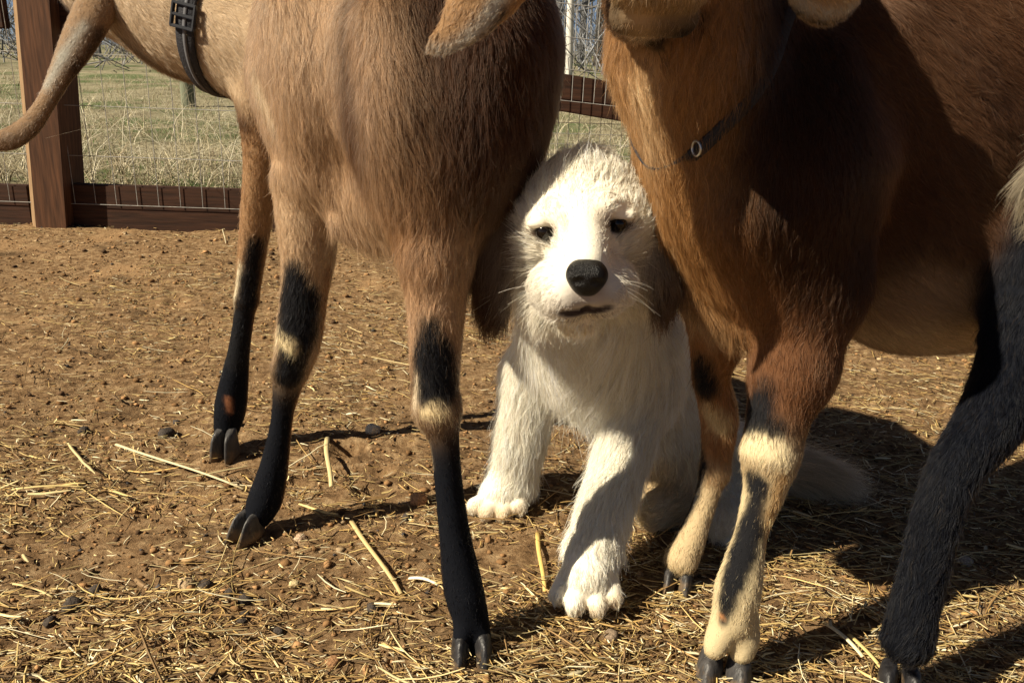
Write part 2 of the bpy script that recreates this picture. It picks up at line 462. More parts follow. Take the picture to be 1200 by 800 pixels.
def ground_z(x, y):
    x = np.asarray(x, float); y = np.asarray(y, float)
    near = np.clip((3.6-y)/1.2, 0, 1)
    z = near*((fbm(x*3.5, y*3.5, 3, 1)-.5)*.022+(fbm(x*16, y*16, 3, 5)-.5)*.012+(fbm(x*60, y*60, 3, 9)-.5)*.007)
    for i_, (dx_, dy_, dr_, dd_) in enumerate(DIPS):
        u_ = np.hypot(x-dx_, (y-dy_)*1.15)/dr_
        z = z-dd_*np.exp(-u_**4)+dd_*.45*np.exp(-((u_-1.35)/.3)**2)
    # gentle rise of the field and the wood beyond the fence
    far = np.clip((y-3.2)/30, 0, 1)
    z = z+(far**1.3)*1.5*(1+.2*np.sin(x*.1))+np.clip((y-3.2)/2, 0, 1)*(fbm(x*1.1, y*1.1, 3, 22)-.5)*.10
    return z

def tubes(paths, radii, m=3, cols=None, flat=None):
    """many tapered tubes of equal point count -> verts, quads. paths (n,k,3) radii (n,k)"""
    n, k, _ = paths.shape
    t = np.gradient(paths, axis=1); t /= np.maximum(1e-9, np.linalg.norm(t, axis=2))[..., None]
    up = np.zeros_like(t); up[..., 2] = 1; up[np.abs(t[..., 2]) > .9] = (1, 0, 0)
    s_ = np.cross(t, up); s_ /= np.maximum(1e-9, np.linalg.norm(s_, axis=2))[..., None]
    b = np.cross(s_, t)
    V = np.empty((n, k, m, 3), np.float32)
    for j in range(m):
        a = 2*math.pi*j/m
        fl_ = 1.0 if flat is None else flat
        V[:, :, j] = paths+radii[..., None]*(s_*math.cos(a)+b*math.sin(a)*fl_)
    idx = np.arange(n*k*m).reshape(n, k, m)
    q = np.stack([idx[:, :-1, :], np.roll(idx, -1, 2)[:, :-1, :], np.roll(idx, -1, 2)[:, 1:, :], idx[:, 1:, :]], -1).reshape(-1, 4)
    c = None if cols is None else np.repeat(cols, k*m, axis=0)
    return V.reshape(-1, 3), q, c

# ---------------------------------------------------------------- ground: one sheet from the pen to the wood
def axis_pts(lo, hi, fine0, fine1, step, grow=1.12):
    a = list(np.arange(fine0, fine1, step)); s_ = step; x = fine1
    while x < hi: a.append(x); s_ *= grow; x += s_
    s_ = step; x = fine0-step; b = []
    while x > lo: b.append(x); s_ *= grow; x -= s_
    return np.array(b[::-1]+a)
gx = axis_pts(-400, 400, -1.6, 1.9, .009); gy = axis_pts(-120, 900, .25, 1.9, .008, 1.06)
XX, YY = np.meshgrid(gx, gy); ZZ = ground_z(XX, YY)
nxg, nyg = len(gx), len(gy)
ii = np.arange(nxg*nyg).reshape(nyg, nxg)
gf = np.stack([ii[:-1, :-1], ii[:-1, 1:], ii[1:, 1:], ii[1:, :-1]], -1).reshape(-1, 4)
mg, t = mat_new("pen_earth")
bs = N(t, "ShaderNodeBsdfPrincipled"); ot = N(t, "ShaderNodeOutputMaterial"); tc = N(t, "ShaderNodeTexCoord")
def nz_(scale, det=6, rough=.6):
    n = N(t, "ShaderNodeTexNoise"); n.inputs['Scale'].default_value = scale; n.inputs['Detail'].default_value = det; n.inputs['Roughness'].default_value = rough
    t.links.new(tc.outputs['Object'], n.inputs['Vector']); return n.outputs[0]
def mixc(f, a, b, mode='MIX'):
    m = N(t, "ShaderNodeMix", data_type='RGBA', blend_type=mode)
    if isinstance(f, float): m.inputs[0].default_value = f
    else: t.links.new(f, m.inputs[0])
    for s_, x in ((6, a), (7, b)):
        if isinstance(x, tuple): m.inputs[s_].default_value = (*x, 1)
        else: t.links.new(x, m.inputs[s_])
    return m.outputs[2]
c1 = ramp(t, nz_(55, 8, .7), [(.30, (.06, .034, .017)), (.48, (.235, .14, .07)), (.7, (.48, .33, .185))])
clay = ramp(t, nz_(240, 5), [(.3, (.30, .17, .08)), (.7, (.44, .28, .15))])
cf = ramp(t, nz_(4.2, 4), [(.56, (0, 0, 0)), (.66, (.8, .8, .8))])
c2 = mixc(cf, c1, clay)
org = ramp(t, nz_(9, 5), [(.55, (0, 0, 0)), (.7, (.55, .55, .55))])
c2 = mixc(org, c2, (.07, .045, .025))
fld = ramp(t, nz_(3, 8, .7), [(.3, (.10, .085, .05)), (.5, (.26, .23, .15)), (.7, (.36, .32, .22))])
grn = ramp(t, nz_(1.1, 6), [(.48, (0, 0, 0)), (.6, (.85, .85, .85))])
fld = mixc(grn, fld, (.08, .12, .045))
sp = N(t, "ShaderNodeSeparateXYZ"); t.links.new(tc.outputs['Object'], sp.inputs[0])
mr = N(t, "ShaderNodeMapRange"); mr.inputs[1].default_value = 3.25; mr.inputs[2].default_value = 3.5; t.links.new(sp.outputs[1], mr.inputs[0])
t.links.new(mixc(mr.outputs[0], c2, fld), bs.inputs['Base Color'])
bs.inputs['Roughness'].default_value = .95; bs.inputs['Specular IOR Level'].default_value = .1
bp = N(t, "ShaderNodeBump"); bp.inputs['Strength'].default_value = 1.0; bp.inputs['Distance'].default_value = .007
t.links.new(nz_(170, 8, .75), bp.inputs['Height']); t.links.new(bp.outputs[0], bs.inputs['Normal']); t.links.new(bs.outputs[0], ot.inputs[0])
tag(meshobj("ground", np.stack([XX.ravel(), YY.ravel(), ZZ.ravel()], 1), gf, mg, origin=(0, 0, 0)), kind='structure')

# ---------------------------------------------------------------- clods and gravel (nobody could count them)
phi = (1+5**.5)/2
ICO = np.array([(-1, phi, 0), (1, phi, 0), (-1, -phi, 0), (1, -phi, 0), (0, -1, phi), (0, 1, phi), (0, -1, -phi), (0, 1, -phi), (phi, 0, -1), (phi, 0, 1), (-phi, 0, -1), (-phi, 0, 1)])/1.9
ICF = np.array([(0, 11, 5), (0, 5, 1), (0, 1, 7), (0, 7, 10), (0, 10, 11), (1, 5, 9), (5, 11, 4), (11, 10, 2), (10, 7, 6), (7, 1, 8), (3, 9, 4), (3, 4, 2), (3, 2, 6), (3, 6, 8), (3, 8, 9), (4, 9, 5), (2, 4, 11), (6, 2, 10), (8, 6, 7), (9, 8, 1)])
def scatter(n, g, ypow=1.9, y0=.36, y1=3.0):
    y = y0+(y1-y0)*g.random(n)**ypow
    x = (g.random(n)*2-1)*(.72*y+.18)
    return x, y
M_CLOD = colmat("clod", .95, .1, .6, 700)
n = 27000; x, y = scatter(n, rng)
r_ = np.clip(np.exp(rng.normal(math.log(.0015), .5, n)), .0006, .0055)*np.clip(.7+y*.35, .8, 1.5)
V = ICO[None]*r_[:, None, None]*(1+rng.normal(0, .22, (n, 12, 3)))*np.array([1, 1, .6])*(1+rng.normal(0, .15, (n, 1, 3)))
V[:, :, 0] += x[:, None]; V[:, :, 1] += y[:, None]; V[:, :, 2] += (ground_z(x, y)+r_*.35)[:, None]
cc = np.array([(.20, .11, .05), (.32, .18, .085), (.085, .05, .028), (.38, .27, .16), (.06, .055, .055)])[rng.choice(5, n, p=[.40, .30, .17, .10, .03])]*np.exp(rng.normal(0, .2, (n, 1)))
tag(meshobj("gravel", V.reshape(-1, 3), (ICF[None]+np.arange(n)[:, None, None]*12).reshape(-1, 3), M_CLOD, smooth=False, cols=np.repeat(cc, 12, 0), origin=(0, 0, 0)),
    "brown earth clods and fine gravel strewn over the pen floor", "gravel", kind='stuff')

# ---------------------------------------------------------------- straw litter
M_STRAW = colmat("straw", .55, .35, .2, 900)
def straw_paths(x, y, ang, L, k, g, lift=None, bend=.2):
    n = len(x); s_ = np.linspace(-.5, .5, k)
    cv = g.normal(0, bend, n)
    a = ang[:, None]+cv[:, None]*s_[None]*2
    ds = L[:, None]/(k-1)
    px = np.cumsum(np.cos(a)*ds, 1); py = np.cumsum(np.sin(a)*ds, 1)
    px += (x-px.mean(1))[:, None]; py += (y-py.mean(1))[:, None]
    z = ground_z(px, py); z = np.maximum(z, z.mean(1)[:, None])
    h0 = np.abs(g.normal(0, .004, n))+.0012 if lift is None else lift
    tilt = g.normal(0, .10, n)
    return np.stack([px, py, z+h0[:, None]+np.abs(tilt[:, None]*(s_[None]+.5*np.sign(tilt)[:, None])*L[:, None])*.6], -1)
def straw_batch(n, g, Lm, wid, k, m=3, dense=False, name="straw_litter"):
    x, y = scatter(int(n*3), g)
    d = .30+1.0*np.clip((fbm(x*3.2+9, y*3.2, 3, 40)-.42)*4, 0, 1)
    d += .9*np.clip((x-.10)/.25, 0, 1)*np.clip((1.6-y)/.5, 0, 1)+.55*np.clip((.72-y)/.12, 0, 1)
    for (cx, cy, cr) in ((G(150, 640)[0], G(150, 640)[1], .10), (G(420, 535)[0], G(420, 535)[1], .07), (G(600, 660)[0], G(600, 660)[1], .06), (-1.2, 2.1, .5)):
        d *= np.clip((np.hypot(x-cx, (y-cy))/cr)**2, .12, 1)
    keep = g.random(len(x)) < d*.75
    x, y = x[keep][:n], y[keep][:n]; n = len(x)
    L = Lm*np.exp(g.normal(0, .45, n)); ang = g.random(n)*math.pi; ang = np.where(g.random(n) < .45, g.normal(-.15, .45, n), ang)
    p = straw_paths(x, y, ang, L, k, g)
    w_ = wid*np.exp(g.normal(0, .3, n))
    pr = np.ones(k); pr[-1] = .5; pr[0] = .7
    pal = np.array([(.52, .38, .16), (.60, .48, .25), (.42, .27, .10), (.30, .18, .075), (.68, .60, .40), (.16, .10, .05)])
    c = pal[g.choice(6, n, p=[.22, .16, .2, .20, .10, .12])]*np.exp(g.normal(0, .25, (n, 1)))
    return tubes(p, w_[:, None]*pr[None], m, c, .45)
parts = [straw_batch(7800, rng, .026, .0007, 4), straw_batch(1100, rng, .07, .0009, 7), straw_batch(900, rng, .022, .0019, 4), straw_batch(52000, rng, .0085, .0008, 3)]
o_ = 0; VV = []; FF = []; CC = []
for v_, f_, c_ in parts: VV.append(v_); FF.append(f_+o_); CC.append(c_); o_ += len(v_)
tag(meshobj("straw_litter", np.concatenate(VV), np.concatenate(FF), M_STRAW, cols=np.concatenate(CC), origin=(0, 0, 0)),
    "loose golden straw and hay chaff littering the brown pen floor", "straw", kind='stuff')
# single stalks one can pick out
def stalk(a, b, wpx, label, col=(.6, .46, .22), z=(.004, .006), arc=.004):
    a = G(*a, z[0]); b = G(*b, z[1]); a[2] += float(ground_z(a[0], a[1])); b[2] += float(ground_z(b[0], b[1])); L = np.linalg.norm(b-a)
    k = 9; s_ = np.linspace(0, 1, k)[:, None]; p = a+(b-a)*s_; p[:, 2] += arc*np.sin(s_[:, 0]*math.pi); sd = nrm(np.cross(b-a, [0, 0, 1])); p += sd*(np.sin(s_*5)*L*.012)
    r = rm(wpx/2, a)
    v_, f_, c_ = tubes(p[None], np.full((1, k), r)*np.linspace(1, .7, k), 6, np.array([col]), .5)
    v_ = np.concatenate([v_]); f_ = [tuple(q) for q in f_]+[tuple(range(6))[::-1], tuple(range((k-1)*6, k*6))]
    return tag(meshobj("straw_stalk", v_, f_, M_STRAW, cols=c_), label, "straw", "long straw stalks lying singly on the pen floor")
stalk((136, 520), (283, 571), 4.5, "long pale straw stalk lying across the earth behind the goat's raised hoof", (.66, .55, .33))
stalk((412, 611), (468, 700), 6, "tan split stalk pointing from the bare clay towards the middle black leg")
stalk((384, 520), (386, 568), 6, "short upright flat straw piece standing beside a dark hollow", (.62, .5, .26), (.002, .028))
stalk((480, 681), (514, 694), 6, "white stalk stub touching the black hoof of the middle leg", (.82, .75, .58))
stalk((630, 628), (637, 695), 6, "golden stalk standing against the puppy's forward paw", (.66, .47, .16))
stalk((966, 730), (1010, 772), 7, "thick pale stalk between the striped foreleg and black leg", (.74, .64, .42))
stalk((995, 745), (1040, 798), 6, "yellow stalk running out of the photo beside the furry black foot", (.62, .48, .2))
stalk((14, 571), (100, 567), 4, "straight straw stalk at the photo's border, level with the far hoof", (.6, .46, .2))
stalk((14, 684), (62, 704), 4, "curved straw stalk lower on the photo's border")
stalk((905, 596), (952, 606), 5, "straw stalk behind the cream and black foreleg", (.62, .5, .28))
# stones and droppings one can pick out
def stone(px, py, rpx, label, col, name="stone", cat="stone", sq=.75, group="small stones scattered on the pen floor", ry=1.):
    c = G(px, py+rpx*.3); r = rm(rpx, c); g = np.random.default_rng(int(px*7+py))
    import bmesh
    bm = bmesh.new(); bmesh.ops.create_icosphere(bm, subdivisions=3, radius=1)
    sd = g.random(3)*40
    for v in bm.verts:
        n_ = mnoise.noise(v.co*1.3+Vector(sd)); n2 = mnoise.noise(v.co*4+Vector(sd))
        v.co *= 1+.28*n_+.07*n2
        v.co.x *= r; v.co.y *= r*ry; v.co.z *= r*sq
    V_ = np.array([v.co[:] for v in bm.verts]); F_ = [tuple(v.index for v in f.verts) for f in bm.faces]; bm.free()
    V_ += [c[0], c[1], float(ground_z(c[0], c[1]))+r*sq*.45]
    m = plain(name+"_mineral", col, .92, .1, .9, 500, .45)
    return tag(meshobj(name, V_, F_, m), label, cat, group)
stone(437, 505, 9, "round cream white pebble lying on orange clay behind the black legs", (.62, .55, .42))
stone(491, 588, 10, "flat orange brown stone in the shadow of the front hoof", (.42, .22, .11), sq=.9)
stone(219, 688, 10, "pale tan stone beside two grey pellets left of the dark hollow", (.42, .30, .18))
stone(352, 630, 7, "small pinkish stone just right of the front cloven hoof", (.46, .32, .22))
stone(390, 781, 9, "orange brown stone in the dark strip at the bottom", (.30, .16, .08))
stone(715, 755, 9, "grey brown stone in the shade in front of the puppy's paw", (.22, .16, .11))
stone(345, 690, 6, "small yellowish pebble beside the pellets near the photo's bottom", (.5, .4, .22))
stone(1130, 660, 8, "grey stone in the sunlit straw behind the black leg", (.34, .29, .24))
for (px, py, rp, lb) in ((86, 717, 10, "largest dark grey dropping on the straw at lower edge"), (112, 693, 7, "dark dropping just above the largest dark one"), (286, 727, 8, "dark round dropping below a crossing straw stalk"), (241, 689, 8, "grey brown dropping touching the pale tan stone"), (288, 706, 8, "dark dropping right behind the round one"), (194, 505, 9, "grey dropping alone on bare earth left of the far hoof"), (270, 700, 6, "small grey dropping in the cluster over the round one"), (437, 718, 7, "grey dropping on the path to the middle leg"), (477, 607, 6, "small grey blue dropping under the orange brown stone"), (60, 735, 7, "dark dropping closest to the photo's lower border"), (327, 740, 6, "dark dropping at the rim of the bottom shadow"), (98, 500, 6, "small dark dropping on sunlit earth near the photo's border")):
    stone(px, py, rp, lb, (.062, .050, .042), "goat_dropping", "dropping", .8, "dark goat droppings on the pen floor", 1.2)

# ================================================================ FENCE
def box(name, c, ax, half, mat, parent, bev=.003):
    import bmesh
    bm = bmesh.new(); bmesh.ops.create_cube(bm, size=2)
    for v in bm.verts: v.co.x *= half[0]; v.co.y *= half[1]; v.co.z *= half[2]
    if bev: bmesh.ops.bevel(bm, geom=bm.edges[:], offset=bev, segments=2, affect='EDGES')
    A = np.array(ax); V_ = np.array([v.co[:] for v in bm.verts])@A+np.asarray(c); F_ = [tuple(v.index for v in f.verts) for f in bm.faces]; bm.free()
    return meshobj(name, V_, F_, mat, parent, smooth=False)
M_WOOD = plain("stained_timber", (.085, .036, .017), .75, .25, .5, 14, .45, (9, 9, .7))
M_WOODH = plain("stained_board", (.040, .016, .008), .75, .25, .5, 14, .45, (.7, 9, 9))
M_SUNEDGE = plain("sunlit_timber", (.26, .165, .09), .8, .2, .4, 20, .3, (9, 9, .6))  # paler wood colour imitates sun on the post's corner face
M_WIRE = plain("galvanised_wire", (.30, .29, .27), .5, .4, .2, 90, .3)
A_ = G(12, 262); B_ = G(282, 271)
fdir = nrm([B_[0]-A_[0], B_[1]-A_[1], 0]); fn_ = np.array([fdir[1], -fdir[0], 0.]); UP = np.array([0, 0, 1.])
AX = [fdir, -fn_, UP]
fence = tag(empty("wire_fence", A_), "dark stained timber and wire mesh fence behind the animals", "fence")
def on_f(px, py, off=0):
    """point of the fence plane under a pixel"""
    d = ray(px, py); q = A_-fn_*off
    return CP+d*(np.dot(q-CP, fn_)/np.dot(d, fn_))
tb = on_f(180, 218)[2]
L0 = -1.2; L1 = 4.2
def fseg(name, s0, s1, z0, z1, th, mat, off=0.):
    c = A_+fdir*(s0+s1)/2-fn_*off; c = np.array([c[0], c[1], (z0+z1)/2])
    return box(name, c, AX, ((s1-s0)/2, th/2, (z1-z0)/2), mat, fence)
sP = float(np.dot(on_f(66, 262)-A_, fdir)); sQ = float(np.dot(on_f(470, 262)-A_, fdir)); sR = float(np.dot(on_f(880, 262)-A_, fdir))
pw = rm(24, on_f(66, 262))
fseg("bottom_board", L0, sP-pw, -.03, tb-.01, .038, M_WOODH); fseg("bottom_board", sP+pw, sQ-pw, -.03, tb, .038, M_WOODH)
fseg("bottom_board", sQ+pw, sR-pw, -.03, tb, .038, M_WOODH); fseg("bottom_board", sR+pw, L1, -.03, tb, .038, M_WOODH)
zr = on_f(14, 34)[2]
fseg("rail", L0, sP-pw, zr, zr+.09, .038, M_WOODH, .004); fseg("rail", sP+pw, sQ-pw, zr, zr+.09, .038, M_WOODH, .004)
for s_ in (L0-pw, sP, sQ, sR, L1+pw):
    # post with its camera-left corner cut back
    x0, x1, y0, y1, ch = -pw, pw, -pw, pw, pw*.7
    out = [(x0, y1), (x0, y0+ch), (x0+ch*.8, y0), (x1, y0), (x1, y1)]
    base = A_+fdir*s_; V_ = []
    zs = (-.1, 1.25)
    for z in zs:
        for (a, b) in out: V_.append([*(base+fdir*(a+(.062*z if s_ == sP else 0))-fn_*b)[:2], z])
    nF = len(out); F_ = [(i, (i+1) % nF, nF+(i+1) % nF, nF+i) for i in range(nF)]+[tuple(range(nF))[::-1], tuple(range(nF, 2*nF))]
    o = meshobj("post", V_, F_, M_WOOD, fence, smooth=False); o.data.materials.append(M_SUNEDGE); o.data.polygons[1].material_index = 1
fseg("top_rail", L0, L1, 1.02, 1.11, .038, M_WOODH, .045)
# leaning brace rail seen between the two goats
a, b = on_f(560, 92, .02), on_f(880, 146, .02)
br_t = nrm(b-a); bu = np.cross(br_t, -fn_)*-1; bu = bu if bu[2] > 0 else -bu
h_ = rm(21, a)
ex = .05
box("brace_rail", (a+b)/2, [br_t, -fn_, bu], (np.linalg.norm(b-a)/2+ex, .02, h_), M_WOODH, fence)
def wires(s0, s1, z0, z1, dv, dh, r, off, slope=0., name="wire_mesh"):
    Pp = []; k = 6
    for s_ in np.arange(s0, s1, dv):
        zz = np.linspace(z0+slope*(s_-s0), z1, k); q = np.array([[*(A_+fdir*(s_+.004*math.sin(3*z+s_*9))+fn_*off)[:2], z] for z in zz]); Pp.append(q)
    for z in np.arange(z0, z1, dh):
        ss = np.linspace(s0, s1, k); Pp.append(np.array([[*(A_+fdir*s_+fn_*(off+.002))[:2], z+slope*(s_-s0)] for s_ in ss]))
    Pp = np.array(Pp); v_, f_, _ = tubes(Pp, np.full(Pp.shape[:2], r), 4)
    return tag(meshobj(name, v_, f_, M_WIRE, fence), kind='stuff')
zw = on_f(200, 241)[2]
sE = sQ
wires(L0, sE, zw, 1.05, .068, .15, .0011, .024)
zb = on_f(655, 117)[2]
s6 = float(np.dot(on_f(655, 117)-A_, fdir))
slp = (on_f(700, 122)[2]-on_f(655, 117)[2])/(float(np.dot(on_f(700, 122)-A_, fdir))-s6)
wires(sE, sR, zb+(sE-s6)*slp, 1.2, .033, .09, .0011, .045, slp)
wires(sE, sR, zw, zb-.03+(sE-s6)*slp, .033, .033, .0009, -.03)

# ================================================================ FIELD beyond the fence
M_BLADE = colmat("dry_grass", .8, .2, 0)
def blades(n, y0, y1, h, w_, pal, pr, seed, patch=None, lean=.9):
    g = np.random.default_rng(seed); y = y0+(y1-y0)*g.random(n)**1.5; x = (g.random(n)*2-1)*(.8*y+.4)
    if patch is not None:
        kp = fbm(x*1.3+patch, y*1.3, 3, 51) > .5; x, y = x[kp], y[kp]; n = len(x)
    k = 4; a = g.random(n)*6.28; H = h*np.exp(g.normal(0, .4, n)); ln = np.abs(g.normal(lean, .5, n))
    s_ = np.linspace(0, 1, k)[None]
    z = ground_z(x, y)[:, None]+H[:, None]*(s_-.45*np.clip(ln, 0, 1.6)[:, None]*s_**2)-.005
    px = x[:, None]+np.cos(a)[:, None]*H[:, None]*ln[:, None]*s_**1.5; py = y[:, None]+np.sin(a)[:, None]*H[:, None]*ln[:, None]*s_**1.5
    rr = (w_*np.exp(g.normal(0, .3, n)))[:, None]*np.array([1, .9, .6, .15])[None]
    c = np.array(pal)[g.choice(len(pal), n, p=pr)]*np.exp(g.normal(0, .2, (n, 1)))
    return tubes(np.stack([px, py, z], -1), rr, 3, c, .3)
v_, f_, c_ = blades(20000, 3.35, 13, .12, .0028, [(.46, .40, .27), (.36, .30, .19), (.58, .53, .40), (.2, .16, .1)], [.4, .3, .15, .15], 3)
tag(meshobj("dry_grass", v_, f_, M_BLADE, cols=c_, origin=(0, 0, 0)), "flattened pale dry grass in the field beyond the fence", "grass", kind='stuff')
v_, f_, c_ = blades(13000, 3.35, 11, .05, .0022, [(.10, .17, .05), (.14, .20, .07), (.22, .24, .10)], [.4, .35, .25], 4, 0., .5)
tag(meshobj("green_grass", v_, f_, M_BLADE, cols=c_, origin=(0, 0, 0)), "patches of short green grass in the field beyond the fence", "grass", kind='stuff')
v_, f_, c_ = blades(2600, 3.4, 7, .30, .0022, [(.60, .54, .40), (.45, .38, .26), (.22, .17, .11)], [.5, .3, .2], 8, None, 1.3)
tag(meshobj("fallen_stems", v_, f_, M_BLADE, cols=c_, origin=(0, 0, 0)), "long bleached stems fallen over the field grass", "grass", kind='stuff')
# old field post
def field_post(px, py, Y, wpx, hgt, label):
    b = P(px, py, Y); b[2] = float(ground_z(b[0], b[1])); r = rm(wpx/2, b)
    V_ = []; n_ = 12
    for (z, s_) in ((-.1, 1.05), (hgt*.5, 1.), (hgt-.02, .97), (hgt, .85)):
        for i in range(n_): a_ = 6.2832*i/n_; V_.append([b[0]+r*s_*math.cos(a_), b[1]+r*s_*math.sin(a_), b[2]+z])
    F_ = [(k*n_+i, k*n_+(i+1) % n_, (k+1)*n_+(i+1) % n_, (k+1)*n_+i) for k in range(3) for i in range(n_)]+[tuple(range(3*n_, 4*n_))]
    return tag(meshobj("field_post", V_, F_, plain("grey_post_wood", (.16, .17, .12), .9, .1, .5, 12, .3, (6, 6, .6))), label, "post")
field_post(222, 130, 8.0, 16, 1.3, "weathered round grey post standing out in the grass field")

# ---------------------------------------------------------------- wood
M_BARK = colmat("bark", .9, .1, .4, 30)
def tree(x, y, h, r, seed, label, col, pine=False, group=None):
    g = np.random.default_rng(seed); z0 = float(ground_z(x, y))
    k = 9; s_ = np.linspace(0, 1, k); bx = g.normal(0, .02*h); by = g.normal(0, .02*h); ph = g.random()*6
    pa = np.stack([x+bx*s_**2+.03*h*.3*np.sin(s_*4+ph), y+by*s_**2, z0-.1+s_*h], 1)
    root = tag(empty("pine_tree" if pine else "bare_tree", (x, y, z0)), label, "tree", group)
    v_, f_, c_ = tubes(pa[None], (r*(1-.85*s_))[None], 8, np.array([col]))
    meshobj("trunk", v_, f_, M_BARK, root, cols=c_)
    Pp = []; Rr = []; Cc = []
    nb = 26 if not pine else 34
    for i in range(nb):
        tt = g.uniform(.12 if not pine else .35, .97); q = np.array([np.interp(tt, s_, pa[:, c]) for c in range(3)])
        az = g.random()*6.28; el = g.uniform(.2, 1.1) if not pine else g.uniform(-.2, .3); L = h*(1-tt)*.42*g.uniform(.5, 1.1)+.3
        d = np.array([math.cos(az)*math.cos(el), math.sin(az)*math.cos(el), math.sin(el)])
        m_ = 5; ss = np.linspace(0, 1, m_)[:, None]; bw = q+d*L*ss+np.array([0, 0, .25*L])*ss**2*(1 if not pine else -.4)
        Pp.append(bw); Rr.append(r*.28*(1-tt*.6)*(1-.85*ss[:, 0])); Cc.append(col)
        for j in range(5 if not pine else 3):
            t2 = g.uniform(.3, 1); q2 = bw[0]*(1-t2)+bw[-1]*t2; d2 = nrm(d+g.normal(0, .6, 3)+[0, 0, .3]); L2 = L*g.uniform(.25, .5)
            Pp.append(q2+d2*L2*ss); Rr.append(r*.10*(1-.8*ss[:, 0])); Cc.append(col)
    v_, f_, c_ = tubes(np.array(Pp), np.array(Rr), 4, np.array(Cc))
    if pine:
        # needle sprays
        n_ = 2600; pick = g.integers(0, len(Pp), n_); B = np.array(Pp)[pick, 4]*.65+np.array(Pp)[pick, 1]*.35+g.normal(0, .12, (n_, 3))
        dd = g.normal(0, 1, (n_, 3)); dd /= np.linalg.norm(dd, axis=1)[:, None]
        ss = np.linspace(0, 1, 3)[None, :, None]; pp = B[:, None]+dd[:, None]*ss*.16
        v2, f2, c2_ = tubes(pp, np.tile(np.array([.008, .012, .003]), (n_, 1)), 3, np.tile([(.035, .06, .02)], (n_, 1))*np.exp(g.normal(0, .3, (n_, 1))))
        f2 = f2+len(v_); v_ = np.concatenate([v_, v2]); f_ = np.concatenate([f_, f2]); c_ = np.concatenate([c_, c2_])
    meshobj("crown", v_, f_, M_BARK, root, cols=c_)
GT = "bare grey trees of the wood beyond the field"
def xat(px, Y): return P(px, 90, Y)[0]
tree(xat(669, 15), 15, 9, .07, 11, "slender white barked tree standing in front of the wood, seen between the goats", (.62, .60, .55), group=GT)
tree(xat(696, 22), 22, 8, .12, 12, "dark green pine rising over the wood, seen between the goats", (.08, .065, .05), pine=True)
k_ = 0
for (px, Y) in ((655, 20), (682, 24), (706, 18), (722, 26), (640, 27), (660, 33), (690, 36), (710, 31), (748, 22), (610, 24), (560, 21), (500, 27), (430, 23), (360, 30), (280, 22), (200, 27), (120, 24), (30, 29), (-80, 23), (800, 28), (870, 22), (960, 27), (1050, 24), (1150, 30), (1260, 25)):
    k_ += 1
    tree(xat(px, Y), Y, 7+3*((k_*37) % 10)/10, .055+.01*((k_*13) % 7), 100+k_, "bare grey brown tree standing in the wood beyond the field", (.16, .16, .165), group=GT)  # bark tinted blue-grey to imitate haze
g = np.random.default_rng(77); n = 4200; y = 14+16*g.random(n); x = (g.random(n)*2-1)*(.75*y)
k = 4; s_ = np.linspace(0, 1, k)[None, :, None]; d = g.normal(0, 1, (n, 1, 3)); d[..., 2] = np.abs(d[..., 2])*1.3+.5; d /= np.linalg.norm(d, axis=2)[..., None]
H = np.exp(g.normal(0, .35, (n, 1, 1)))*1.3
base = np.stack([x, y, ground_z(x, y)+g.random(n)*g.random(n)*1.3], -1)[:, None]
pp = base+d*H*s_+g.normal(0, .06, (n, k, 3))
v_, f_, c_ = tubes(pp, np.exp(g.normal(0, .3, (n, 1)))*.011*np.linspace(1, .3, k)[None], 3, np.array([(.13, .13, .135), (.19, .19, .195), (.09, .088, .085), (.30, .31, .33)])[g.choice(4, n)])  # cool greys of the brush hold painted haze
tag(meshobj("undergrowth", v_, f_, M_BARK, cols=c_, origin=(0, 0, 0)), "tangled grey leafless brush at the edge of the wood", "brush", kind='stuff')

# ================================================================ PUPPY
def V3(*a): return np.array(a, float)
def surf(B, px, py, Y=None):
    d = nrm(ray(px, py)); ts = np.arange(.42, 1.3, .001); D = B.sdf(CP+d*ts[:, None])
    return CP+d*ts[np.argmax(D < 0) if (D < 0).any() else np.argmin(D)], d
def stripe(B, pts, col, soft=.002, sink=.25):
    Q_ = []
    for q in pts:
        c, d = surf(B, q[0], q[1], q[2]); rr = rm(q[3], c); Q_.append((c+d*rr*sink, rr))
    for i in range(len(Q_)-1): B.paint.append((Q_[i][0], Q_[i+1][0], Q_[i][1], Q_[i+1][1], np.asarray(col, float), soft))
def spot(B, px, py, r_, col, soft=.002): stripe(B, [(px, py, None, r_), (px, py, None, r_)], col, soft)
WH = (.90, .83, .69); CRM = (.78, .64, .44); BRN = (.075, .038, .02); DY = -.19
pup = Body("puppy")
def pb(px, py, Y, r, **kw): return pup.ball(px, py, Y+DY, r, **kw)
def pc(pts, **kw): return pup.chain([(a, b, c+DY, d) for a, b, c, d in pts], **kw)
# skull and cheeks
pb(682, 258, .87, 68, flow=(0, .5, 1), k=.02, L=.013, col=WH, lift=.4)
pb(650, 262, .86, 46, flow=(-.6, .2, .7), k=.02, L=.013, col=WH, lift=.4)
pb(716, 258, .86, 46, flow=(.6, .2, .7), k=.02, L=.013, col=WH, lift=.4)
pb(684, 228, .875, 46, flow=(.1, .8, 1), k=.02, L=.022, col=WH, lift=.6)
pb(634, 312, .88, 35, flow=(-1, .1, -.8), k=.02, L=.026, col=WH, lift=.5)
pb(737, 312, .88, 36, flow=(1, .1, -.8), k=.02, L=.026, col=WH, lift=.5)
